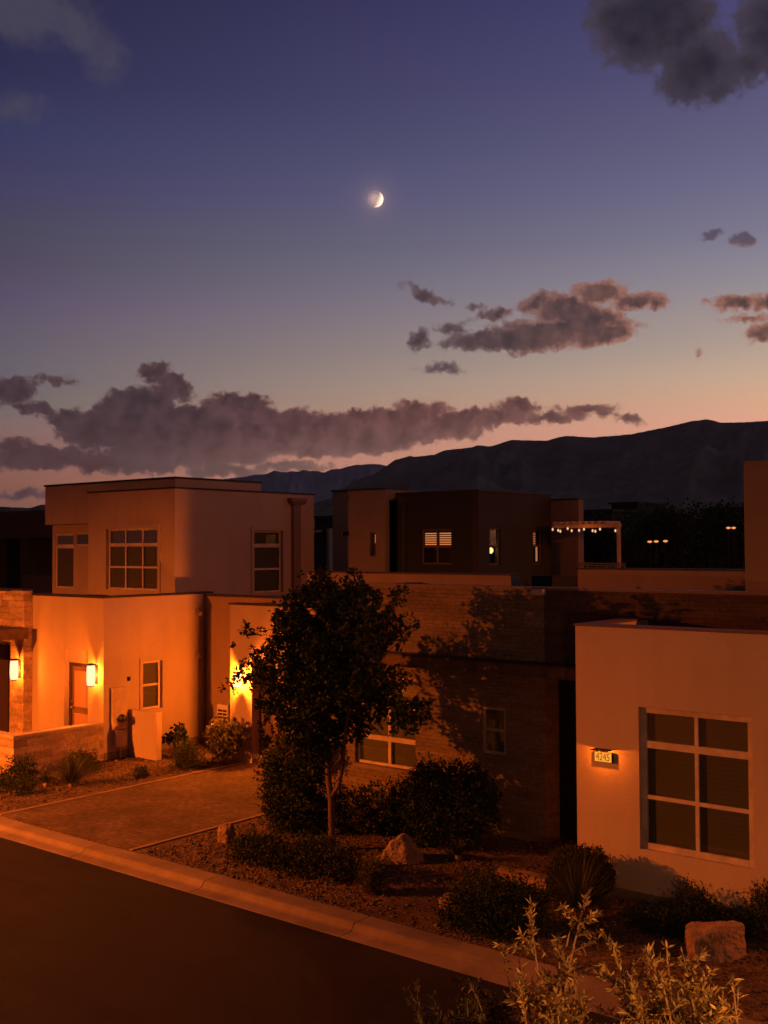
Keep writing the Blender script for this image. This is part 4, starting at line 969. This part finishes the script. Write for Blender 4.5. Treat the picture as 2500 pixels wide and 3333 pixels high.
# main tree
def main_tree():
    y = 13.6; base = (-12.22, 13.6, 0)
    r = empty('tree', base, 'dark leafy tree with a slender forked trunk in the front yard', 'tree')
    k = .0052
    bl = [(1060, 1990, 95), (1150, 1960, 70), (1000, 2080, 90), (1110, 2090, 110), (1210, 2050, 65), (1260, 1985, 40), (1285, 1960, 34), (1225, 2150, 60), (1310, 2075, 26), (1270, 2100, 38),
          (900, 2090, 55), (870, 2060, 34), (940, 2140, 70), (850, 2180, 42), (810, 2190, 32), (790, 2205, 22), (890, 2215, 50), (1020, 2200, 100), (1120, 2220, 110), (1215, 2250, 62),
          (960, 2300, 80), (925, 2280, 42), (1060, 2340, 100), (1150, 2335, 55), (1250, 2330, 50), (1310, 2330, 45), (1345, 2310, 26), (1330, 2360, 30), (1290, 2290, 26),
          (1000, 2410, 60), (1060, 2430, 60), (960, 2460, 42), (1010, 2480, 55), (1085, 2400, 60), (1085, 1905, 45), (1180, 1910, 32), (1020, 1930, 40), (1130, 1900, 30), (1240, 2190, 34), (1075, 1880, 18)]
    edge = [(1297, 1930, 25), (1318, 1957, 15), (1340, 2028, 15), (1313, 2071, 20), (1286, 2250, 18), (1307, 2261, 12), (1340, 2315, 33), (1372, 2293, 12), (1351, 2353, 25), (1296, 2288, 20),
            (933, 2022, 18), (890, 2033, 16), (846, 2049, 20), (824, 2103, 16), (797, 2109, 12), (862, 2103, 20), (835, 2147, 18), (808, 2179, 18), (760, 2201, 12), (786, 2228, 14), (819, 2223, 18), (960, 1979, 20), (992, 1930, 24),
            (1036, 1892, 24), (1068, 1868, 16), (1150, 1876, 20), (1220, 1919, 22), (905, 2385, 20)]
    bl = [b_ for b_ in bl if b_[2] > 36]
    rs = np.random.RandomState(2); blobs = []
    for (u, v, rp) in edge: blobs.append(B3(u, v, y, rp*k*.9, (rs.rand()-.5)*.7))
    for (u, v, rp) in bl:
        sc = rp*k
        blobs.append(B3(u, v, y, sc*.80, (rs.rand()-.5)*max(0, 1.5-sc*1.2)))
        if rp > 60: blobs.append(B3(u+rs.randn()*12, v+rs.randn()*12, y, sc*.62, .5)); blobs.append(B3(u+rs.randn()*12, v+rs.randn()*12, y, sc*.62, -.5))
    V, F = crown(blobs, 34000, .085, .025, 7, clump=10, spread=.085, shell=.45, up=.1); fast_mesh('crown', V, F, LF_D, r)
    c = MB(); P = lambda u, v, dy=0: at(u, v, y=y)+np.array([0, dy, 0])
    c.tube([(-12.22, y, -.05), P(1081, 2700), P(1078, 2600), P(1070, 2540), P(1066, 2460), P(1060, 2380)], [.078, .060, .056, .052, .045, .038], 12)
    c.tube([P(1080, 2590), P(1098, 2560, .03), P(1106, 2520, .04), P(1100, 2480, .05), P(1112, 2400, .1)], [.04, .036, .034, .032, .028], 9)
    c.tube([P(1106, 2525, .04), P(1120, 2450, .0), P(1130, 2380, -.05), P(1150, 2280, -.1)], [.028, .026, .022, .014], 8)
    c.tube([P(1066, 2440), P(1040, 2330, .2), P(1000, 2200, .3), P(960, 2130, .3)], [.04, .034, .022, .01], 8)
    c.tube([P(1062, 2390), P(1080, 2250, -.1), P(1100, 2080, 0), P(1090, 1930, 0)], [.045, .036, .024, .008], 8)
    for (u, v) in ((1290, 1965), (1305, 2080), (800, 2195), (880, 2070), (1330, 2320), (1240, 2390), (930, 2460), (1170, 1930)):
        c.tube([P(1090, 2300), P((1090+u)/2, (2300+v)/2-10, .1), P(u, v)], [.026, .017, .005], 6)
    c.build('trunk', mat('tree_bark', (.13, .085, .055), .9, f_rough(16, .012, .7, 1.2)), r, True)
main_tree()

def shrub_px(label, cat, pts, y, n, L, Wd, mt, seed, name='shrub', group=None, zmin=.0, **kw):
    """pts: (u, v, radius in px) lobes standing in the vertical plane y"""
    blobs = []; rs = np.random.RandomState(seed)
    for (u, v, rp) in pts:
        d = np.linalg.norm(at(u, v, y=y)-EYE); rr = rp*d/FPX/1.05
        b = B3(u, v, y, rr); blobs.append((b[0], b[1], max(b[2], rr*.55), rr))
        if rp > 25: blobs.append((b[0]+rs.randn()*rr*.3, b[1]+rr*.5, max(b[2]*.9, rr*.5), rr*.85))
    cx = sum(b[0] for b in blobs)/len(blobs)
    return plant(name, label, cat, (cx, y, 0), blobs, n, L, Wd, mt, seed, group=group, **kw)
# round and tall shrubs round the tree
shrub_px('tall narrow dark shrub left of the tree trunk', 'shrub', [(945, 2470, 75), (900, 2520, 50), (985, 2530, 60), (930, 2580, 75), (960, 2660, 70), (910, 2640, 45), (1000, 2620, 50), (935, 2730, 45)], 14.1, 14000, .055, .019, LF_D, 11, clump=10, spread=.10)
shrub_px('large round dark bush in front of the stone wall', 'shrub', [(1460, 2590, 105), (1400, 2560, 70), (1530, 2570, 70), (1380, 2640, 70), (1550, 2640, 60), (1460, 2680, 80), (1400, 2700, 55), (1520, 2700, 50)], 14.9, 18000, .055, .018, LF_D, 12, clump=10, spread=.09)
shrub_px('mid height dark shrub behind the tree trunk', 'shrub', [(1060, 2620, 65), (1130, 2640, 75), (1200, 2640, 75), (1040, 2690, 60), (1150, 2700, 65)], 14.7, 7000, .05, .016, LF_M, 13, clump=10, spread=.09)
shrub_px('dark shrub under the big stone wall window', 'shrub', [(1270, 2620, 75), (1320, 2660, 65), (1250, 2690, 60), (1330, 2700, 50)], 15.2, 6000, .05, .016, LF_D, 14, clump=10, spread=.09)
shrub_px('spreading low bush behind the curb, left one of the pair', 'shrub', [(800, 2800, 50), (860, 2770, 50), (900, 2820, 50), (780, 2830, 34), (850, 2830, 45)], 12.35, 7000, .045, .012, LF_M, 15, group='low bushes by the curb', clump=9, spread=.09)
shrub_px('spreading low bush at the foot of the tree trunk', 'shrub', [(980, 2810, 70), (1050, 2790, 60), (1020, 2840, 60), (1100, 2820, 55), (950, 2850, 40), (1130, 2800, 40)], 12.45, 8000, .045, .012, LF_M, 16, group='low bushes by the curb', clump=9, spread=.09)
shrub_px('small pale grey tuft of sage on the gravel', 'shrub', [(1205, 2860, 36), (1195, 2835, 24), (1225, 2840, 26), (1210, 2880, 30)], 12.3, 3500, .05, .007, LF_G, 17, clump=12, spread=.08, up=1.2)
shrub_px('broad green bush with tiny blossoms beside the curb path', 'shrub', [(1570, 2940, 90), (1640, 2930, 85), (1500, 2960, 60), (1700, 2960, 60), (1600, 3000, 80), (1660, 3010, 70), (1530, 3010, 55), (1480, 2990, 40)], 12.0, 19000, .04, .011, LF_D, 18, clump=10, spread=.09)
shrub_px('rounded clipped bush at the corner of the cream wall', 'shrub', [(1850, 2830, 62), (1920, 2830, 62), (1880, 2810, 45), (1950, 2840, 40), (1830, 2870, 45), (1900, 2880, 60), (1960, 2870, 30)], 13.75, 26000, .030, .010, leaf_mat('leaf_clipped', (.032, .038, .014), (.07, .07, .026), .7, .15), 19, clump=9, spread=.035, shell=.72)
shrub_px('loose wiry shrub against the cream wall under the window', 'shrub', [(2230, 2925, 40), (2260, 2960, 45), (2200, 2970, 40), (2290, 2985, 40)], 13.9, 3200, .045, .010, LF_M, 20, clump=8, spread=.12)
shrub_px('low dark groundcover shrub left of the wiry shrub', 'shrub', [(2110, 3005, 32), (2170, 3015, 34), (2060, 2995, 22), (2230, 3025, 30)], 13.4, 5200, .04, .012, LF_D, 21, clump=8, spread=.10)
shrub_px('low dark shrub behind the squared boulder', 'shrub', [(2360, 3005, 32), (2420, 3005, 28), (2310, 3015, 30)], 13.9, 4000, .04, .012, LF_D, 22, clump=8, spread=.1)
shrub_px('shrub at the right edge against the cream wall', 'shrub', [(2490, 2960, 50), (2540, 2950, 60)], 14.0, 3000, .045, .012, LF_M, 23, clump=8, spread=.12)
# left yard
shrub_px('rounded flowering shrub at the corner of the patio wall', 'shrub', [(60, 2500, 34), (40, 2530, 32), (85, 2530, 28)], 13.2, 2800, .05, .013, LF_M, 24, clump=10, spread=.10, up=1.0)
shrub_px('low dark shrub by the curb at the left edge', 'shrub', [(20, 2610, 26), (60, 2620, 26), (-20, 2620, 30)], 12.7, 2400, .04, .012, LF_D, 25, clump=8, spread=.09)
shrub_px('upright dark shrub against the stone patio wall behind the yucca', 'shrub', [(270, 2485, 34), (250, 2510, 34), (290, 2510, 26)], 14.9, 3000, .05, .010, LF_M, 26, clump=10, spread=.10, up=1.0)
shrub_px('tiny dark shrub alone on the gravel by the driveway', 'shrub', [(457, 2515, 18), (466, 2520, 14)], 15.3, 900, .04, .010, LF_D, 27, clump=8, spread=.06)
shrub_px('spreading olive shrub at the end of the side wall', 'shrub', [(600, 2455, 34), (575, 2472, 26), (632, 2468, 26), (608, 2482, 30)], 16.5, 4200, .045, .012, LF_M, 28, clump=9, spread=.09)
shrub_px('leafy shrub with drooping pale leaves in front of the air conditioner', 'shrub', [(725, 2385, 40), (700, 2395, 26), (752, 2395, 26), (728, 2430, 32), (712, 2450, 22), (755, 2370, 16)], 17.35, 2200, .10, .034, LF_Y, 29, clump=6, spread=.08, up=-.3)
shrub_px('small twiggy plant with drooping dark leaves by the side wall', 'plant', [(560, 2395, 16), (585, 2385, 18), (590, 2410, 16), (545, 2405, 10)], 17.2, 320, .10, .032, LF_D, 30, clump=5, spread=.05, up=-.6, name='plant')
shrub_px('low flowering plant at the foot of the garage door', 'plant', [(860, 2480, 16), (885, 2478, 14), (840, 2476, 10)], 17.2, 500, .05, .02, LF_Y, 31, clump=6, spread=.05, name='plant')
shrub_px('reddish leafy shrub at the driveway edge above the tall shrub', 'shrub', [(900, 2440, 26), (925, 2425, 28), (880, 2460, 16)], 15.2, 1500, .06, .02, LF_Y, 32, clump=7, spread=.08)

def spiky(name, label, cat, base, n, L, Wd, mt, seed, flat=.1, droop=.1):
    rs = np.random.RandomState(seed); V = []; F = []; r = empty(name, tuple(base), label, cat)
    k = 0
    for i in range(n):
        a = rs.rand()*2*PI; el = math.asin(min(1, flat+(1-flat)*rs.rand()**.8)); l = L*(.75+.35*rs.rand())
        d = np.array([math.cos(a)*math.cos(el), math.sin(a)*math.cos(el), math.sin(el)]); s = np.array([-math.sin(a), math.cos(a), 0])
        p = np.array(base)+d*.04+[0, 0, .05]; m_ = p+d*l*.55; t = p+d*l-np.array([0, 0, l*droop*math.cos(el)])
        V += [p-s*Wd, p+s*Wd, m_+s*Wd*.8, m_-s*Wd*.8, t]; F += [(k, k+1, k+2, k+3), (k+3, k+2, k+4, k+4)]; k += 5
    F3 = []
    for q_ in F:
        if q_[2] == q_[3]: F3.append(q_[:3])
        else: F3 += [(q_[0], q_[1], q_[2]), (q_[0], q_[2], q_[3])]
    fast_mesh('leaves', np.array(V), np.array(F3), mt, r)
    c = MB(); c.lathe(tuple(base), [(.05, -.02), (.07, .05), (.03, .12)], 10); c.build('stem', M_BARK, r, True); return r
spiky('desert_spoon', 'spiky desert spoon plant with thin radiating leaves below the clipped bush', 'plant', (at(1880, 2985, z=0)[0], at(1880, 2985, z=0)[1], .05), 420, .80, .006, LF_G, 41, flat=.02)
spiky('yucca', 'spiky yucca fanning out on the gravel before the patio wall', 'plant', (at(232, 2560, z=0)[0], at(232, 2560, z=0)[1], .0), 260, .72, .009, LF_G, 42, flat=.25)
spiky('ornamental_grass', 'small grass tuft growing between the boulder and the round bush', 'plant', (at(1490, 2800, z=0)[0], at(1490, 2800, z=0)[1], .0), 120, .3, .006, LF_M, 43, flat=.5)
spiky('ornamental_grass', 'dark grass tuft on the gravel beside the curb shrub at far left', 'plant', (at(150, 2560, z=0)[0], at(150, 2560, z=0)[1], .0), 100, .3, .006, LF_M, 44, flat=.5)

# ------------------------------------------------------------------ rocks
def rock(label, loc, pts, seed, amp=.03, name='boulder'):
    """a boulder: hull of the given corners, subdivided and weathered"""
    bm = bmesh.new(); vs = [bm.verts.new(p_) for p_ in pts]
    bmesh.ops.convex_hull(bm, input=vs)
    bmesh.ops.delete(bm, geom=[v for v in bm.verts if not v.link_faces], context='VERTS')
    bmesh.ops.triangulate(bm, faces=bm.faces)
    for it in range(5):
        bmesh.ops.subdivide_edges(bm, edges=[e for e in bm.edges if e.calc_length() > .03], cuts=1); bmesh.ops.triangulate(bm, faces=bm.faces)
        if it >= 2: bmesh.ops.smooth_vert(bm, verts=bm.verts, factor=.5, use_axis_x=True, use_axis_y=True, use_axis_z=True)
    bm.normal_update()
    for v in bm.verts:
        k_ = mnoise.fractal(v.co*5+Vector((seed, 0, 0)), .7, 2, 5); c_ = mnoise.noise(v.co*2.3+Vector((0, seed, 0)))
        v.co += v.normal*(k_*amp+c_*amp*1.2)
    me = bpy.data.meshes.new(name); bm.to_mesh(me); bm.free(); me.materials.append(M_ROCK)
    o = bpy.data.objects.new(name, me); COL.objects.link(o); o.location = loc
    return tag(o, label, 'boulder')
# local axes: r = to the right in the picture, b = away from the camera
RV = np.array([math.cos(YAW), -math.sin(YAW)]); BV = np.array([math.sin(YAW), math.cos(YAW)])
def rb(lst): return [tuple(RV*r_+BV*b_)+(z_,) for (r_, b_, z_) in lst]
p = at(732, 2742, z=0); rock('small pale boulder at the edge of the driveway', (p[0], p[1], -.03), rb([(-.14, 0, 0), (-.13, .03, .24), (-.06, .1, .30), (.08, .12, .31), (.13, .05, .26), (.02, -.04, .20), (.05, -.06, 0), (.16, .1, 0), (.1, .35, .0), (-.12, .3, 0), (-.08, .3, .22), (.1, .32, .2)]), 1)
p = at(1300, 2808, z=0); rock('large pointed boulder in front of the round bush', (p[0], p[1], -.03), rb([(-.46, 0, .0), (-.44, .05, .06), (-.20, .05, .28), (.05, .1, .45), (.13, .14, .46), (.24, .15, .38), (.40, .1, .12), (.42, .05, 0), (.1, -.12, 0), (.08, -.08, .18), (-.3, .4, 0), (.3, .5, 0), (.1, .4, .35)]), 5, .035)
p = at(2345, 3128, z=0); rock('squared reddish boulder below the window of the cream wall', (p[0], p[1], -.03), rb([(-.38, .05, 0), (-.37, .08, .34), (-.05, .0, .38), (.12, -.02, .42), (.2, .06, .45), (.35, .12, .42), (.37, .15, 0), (.1, -.08, 0), (-.28, -.04, 0), (-.3, -.02, .3), (-.3, .5, 0), (-.3, .45, .3), (.33, .5, .35), (.33, .55, 0)]), 9, .03)
def slab(label, pts, h, seed):
    """rough cut kerb stone: outline on the ground, bevelled and dented"""
    bm = bmesh.new(); vs = [bm.verts.new((*p, 0)) for p in pts]; f = bm.faces.new(vs)
    ex = bmesh.ops.extrude_face_region(bm, geom=[f]); bmesh.ops.translate(bm, vec=(0, 0, h), verts=[v for v in ex['geom'] if isinstance(v, bmesh.types.BMVert)])
    bmesh.ops.bevel(bm, geom=list(bm.edges), offset=.03, segments=2, affect='EDGES')
    bmesh.ops.subdivide_edges(bm, edges=[e for e in bm.edges if e.calc_length() > .12], cuts=4, use_grid_fill=True)
    for v in bm.verts: v.co += Vector((mnoise.noise(v.co*4+Vector((seed, 0, 0))), mnoise.noise(v.co*4+Vector((0, seed, 0))), mnoise.noise(v.co*4)))*.02
    bmesh.ops.recalc_face_normals(bm, faces=bm.faces)
    me = bpy.data.meshes.new('edging_stone'); bm.to_mesh(me); bm.free(); me.materials.append(M_ROCK)
    c = np.mean(np.array(pts), 0); me.transform(Matrix.Translation((-c[0], -c[1], 0))); o = bpy.data.objects.new('edging_stone', me); COL.objects.link(o); o.location = (c[0], c[1], 0)
    return tag(o, label, 'stone')
a = at(1612, 2868, z=0); b = at(1785, 2905, z=0)
slab('long pale edging stone left of the clipped bush', [(a[0], a[1]), (b[0], b[1]), (b[0]-.12, b[1]+.3), (a[0]-.1, a[1]+.3)], .16, 3)
a = at(1425, 2960, z=0); b = at(1510, 2985, z=0)
slab('short edging stone half hidden by the blossoming bush', [(a[0], a[1]), (b[0], b[1]), (b[0]-.1, b[1]+.35), (a[0]-.1, a[1]+.3)], .16, 5)

# ------------------------------------------------------------------ foreground shrubs on the near side of the street
def sprig_shrub(label, base, tips, seed, mt, leaf=.050, wid=.0056, dens=1.0):
    r = empty('foreground_shrub', base, label, 'shrub', 'shrubs in the foreground')
    rs = np.random.RandomState(seed); c = MB(); P = []; D = []
    for (u, v, y, ln) in tips:
        tip = at(u, v+50, y=y); b0 = np.array(base)+rs.normal(size=3)*[.1, .1, 0]
        m1 = b0*.45+tip*.55+rs.normal(size=3)*[.24, .24, .1]+[0, 0, .15]
        pts = [b0, b0*.8+m1*.2, m1, m1*.4+tip*.6+rs.normal(size=3)*.04, tip]
        # smooth
        q_ = []
        for i in range(25):
            t = i/24; q_.append(sum(math.comb(4, j)*(1-t)**(4-j)*t**j*pts[j] for j in range(5)))
        q_ = np.array(q_); c.tube(q_[::3], [.016*(1-i/9)+.003 for i in range(len(q_[::3]))], 6)
        cum = np.cumsum(np.linalg.norm(np.diff(q_, axis=0), axis=1)); tot = cum[-1]
        def pos(s_):
            i = min(int(np.searchsorted(cum, s_)), 23); return q_[i]+(q_[i+1]-q_[i])*rs.rand(), unit(q_[i+1]-q_[i])
        # side twigs near the end
        nt = int(ln/.07*dens)
        tw = [(tip, unit(q_[-1]-q_[-2]), .10)]
        for k in range(nt):
            p_, t_ = pos(tot-rs.rand()*ln); dd = unit(t_*.55+rs.normal(size=3)*.75+np.array([0, 0, .25])); tw.append((p_, dd, .08+.15*rs.rand()))
        for (p_, dd, l_) in tw:
            e = p_+dd*l_; c.tube([p_, e], [.003, .0015], 4, False)
            for j in range(int(24*(l_/.15))+8):
                s_ = rs.rand(); P.append(p_+dd*l_*s_); D.append(dd*.7+rs.normal(size=3)*.62)
    P = np.array(P); V, F = leaf_geo(P, np.array(D), leaf*(.6+.6*rs.rand(len(P))), wid*(.8+.5*rs.rand(len(P))), rs, .2)
    fast_mesh('foliage', V, F, mt, r); c.build('stem', M_BARK, r, True)
rs = np.random.RandomState(77)
def tips_in(lst, y, n, ln):
    out = []
    for _ in range(n):
        u, v, su, sv = lst[rs.randint(len(lst))]; out.append((u+rs.randn()*su, v+abs(rs.randn())*sv, y+rs.randn()*.18, ln*(.7+.5*rs.rand())))
    return out
t1 = [(1895, 2915, 5.0, .45), (1735, 3000, 5.0, .3), (1850, 3000, 5.05, .35), (1820, 3060, 5.0, .4), (1850, 3110, 5.0, .4), (1650, 3110, 5.0, .35), (1700, 3160, 4.9, .35), (1790, 3180, 5.0, .35), (1800, 3230, 5.0, .4), (1870, 3170, 4.9, .35), (1900, 3260, 5.0, .35), (1760, 3280, 5.0, .35), (1680, 3230, 5.0, .35)]
sprig_shrub('tall silvery foreground shrub with one high sprig, left of the flowing one', (-2.75, 4.95, 0), t1+tips_in([(1720, 3200, 60, 60), (1830, 3230, 50, 60)], 5.0, 16, .3), 51, LF_FG)
t2 = [(2015, 3100, 5.0, .3), (2100, 3090, 5.0, .3), (2175, 3100, 5.0, .3), (2000, 3145, 5.0, .3), (2235, 3120, 5.0, .25), (2150, 3190, 5.0, .3), (2060, 3180, 5.0, .3), (2390, 3190, 5.0, .35), (2310, 3200, 5.0, .35), (2320, 3250, 5.0, .3), (2370, 3270, 5.0, .2), (2210, 3240, 5.0, .3), (2250, 3180, 5.0, .25), (2265, 3175, 5.0, .2)]
sprig_shrub('silvery foreground shrub at the lower right, over the curb', (-1.75, 4.9, 0), t2+tips_in([(2080, 3180, 60, 50), (2180, 3240, 70, 50), (2050, 3260, 60, 40)], 5.0, 18, .28), 52, LF_FG)
sprig_shrub('dark foreground shrub over the asphalt, leftmost of the foreground shrubs', (-3.6, 4.9, 0), [(1360, 3200, 5.1, .25), (1420, 3240, 5.1, .3), (1470, 3300, 5.1, .2)]+tips_in([(1400, 3280, 40, 40), (1450, 3320, 50, 30)], 5.1, 8, .25), 53, leaf_mat('leaf_shaded_olive', (.03, .033, .015), (.10, .09, .04), .45, .2))
sprig_shrub('dense dark foreground shrub beside the tall sprig', (-3.2, 5.1, 0), tips_in([(1570, 3170, 45, 60), (1620, 3200, 50, 60), (1540, 3250, 50, 50), (1640, 3280, 60, 40)], 5.3, 30, .3), 54, leaf_mat('leaf_shaded_olive', (.03, .033, .015), (.10, .09, .04), .45, .2))
# garden lantern of the house the picture is taken from
def garden_lamp(x, y, h, power):
    r = empty('garden_lamp', (x, y, 0), 'lit garden lamp post below the camera, outside the picture', 'garden lamp')
    c = MB(); c.lathe((x, y, 0), [(.1, 0), (.1, .05), (.035, .1), (.03, h)], 12); c.build('post', M_MET, r, True)
    c = MB(); c.lathe((x, y, h), [(.07, .0), (.11, .05), (.12, .25), (.10, .3)], 16); c.build('glass_shade', emis('garden_glass', (1, .55, .25), 1.2, .7), r, True)
    c = MB(); c.lathe((x, y, h), [(.16, .3), (.15, .32), (.02, .42)], 16); c.build('cap', M_MET, r, True)
    plight('lamp_light', (x, y, h+.15), power, col=(1.0, .34, .07), rad=.05, parent=r)
garden_lamp(-.5, 3.5, 3.3, 560)

# ------------------------------------------------------------------ trees far behind
def far_tree(u, v, y, wpx, label, seed, mt=LF_D):
    p = at(u, v, y=y); d = np.linalg.norm(p-EYE); w_ = wpx*d/FPX; top = p[2]; hgt = max(top, 3)
    r = empty('tree', (p[0], y, 0), label, 'tree', 'dark trees behind the terrace wall')
    rs = np.random.RandomState(seed); bl = []
    for i in range(11):
        t = rs.rand(); rr = w_*(.16+.16*rs.rand())
        bl.append((p[0]+rs.randn()*w_*.25, y+rs.randn()*w_*.2, max(rr*.8, top-rr-(hgt*.75)*t), rr))
    bl.append((p[0], y, top-w_*.22, w_*.22))
    V, F = crown(bl, 8000, .17, .06, seed, clump=9, spread=.5, shell=.4); V[:, 2] = np.maximum(V[:, 2], .05); fast_mesh('crown', V, F, mt, r)
    c = MB(); c.tube([(p[0], y, -.1), (p[0]+.1, y, hgt*.4), (p[0], y, hgt*.8)], [.2, .15, .05], 8); c.build('trunk', M_BARK, r, True)
labs = ['dark tree just right of the pergola post', 'dark tree behind the pergola opening', 'dark round tree at the middle of the terrace wall', 'tall dark tree left of the tall wall', 'dark tree touching the tall wall', 'dark bushy tree near the two small lights', 'dark tree behind the middle of the tree row', 'dark low tree behind the string lights']
for i, (u, v, y, wp, s_) in enumerate(((2070, 1668, 62, 150, 1), (1960, 1692, 55, 140, 2), (2170, 1660, 66, 160, 3), (2270, 1655, 60, 170, 4), (2390, 1668, 48, 150, 5), (2130, 1690, 45, 130, 6), (2230, 1700, 50, 150, 7), (1910, 1715, 48, 120, 8))):
    far_tree(u, v, y, wp, labs[i], 100+s_, LF_M)
far_tree(-30, 1640, 70, 90, 'dark tree at the far left edge above the neighbouring roof', 120)
for i, (u, v, lab) in enumerate(((2115, 1763, 'small flickering light low in the dark trees, left one'), (2136, 1762, 'small flickering light low in the dark trees, middle one'), (2166, 1761, 'small lone light right of the pair in the dark trees'), (2371, 1718, 'small distant light near the tall wall, upper left one'), (2388, 1718, 'small distant light nearest the tall wall'))):
    y = 40 if i < 3 else 44
    p = at(u, v, y=y); r = empty('distant_lamp', (p[0], p[1], 0), lab, 'lamp', 'small distant lights')
    c = MB(); c.tube([(p[0], p[1], 0), (p[0], p[1], p[2]-.08)], .03, 6); c.build('post', M_MET, r)
    c = MB(); c.lathe(tuple(p), [(.02, -.05), (.09, -.02), (.09, .015), (.02, .04)], 10); c.build('bulb', emis('far_glow', (1.0, .33, .10), 1.1), r, True)

# ------------------------------------------------------------------ air: even haze from the yards to the far range
def haze():
    mb = MB(); mb.box(-14600, 14600, -3000, 14600, -8, 1500); o = mb.build('haze', None); tag(o, 'thin dusk haze filling the valley air', 'haze', kind='stuff')
    mt = bpy.data.materials.new('haze_air'); mt.use_nodes = True; nt = mt.node_tree; nt.nodes.clear(); t = NT(nt)
    v = t.n('ShaderNodeVolumePrincipled'); v.inputs['Density'].default_value = 4.5e-5; v.inputs['Color'].default_value = (.86, .82, .90, 1); v.inputs['Anisotropy'].default_value = 0
    ou = t.n('ShaderNodeOutputMaterial'); t.L.new(v.outputs[0], ou.inputs['Volume'])
    o.data.materials.clear(); o.data.materials.append(mt)
haze()
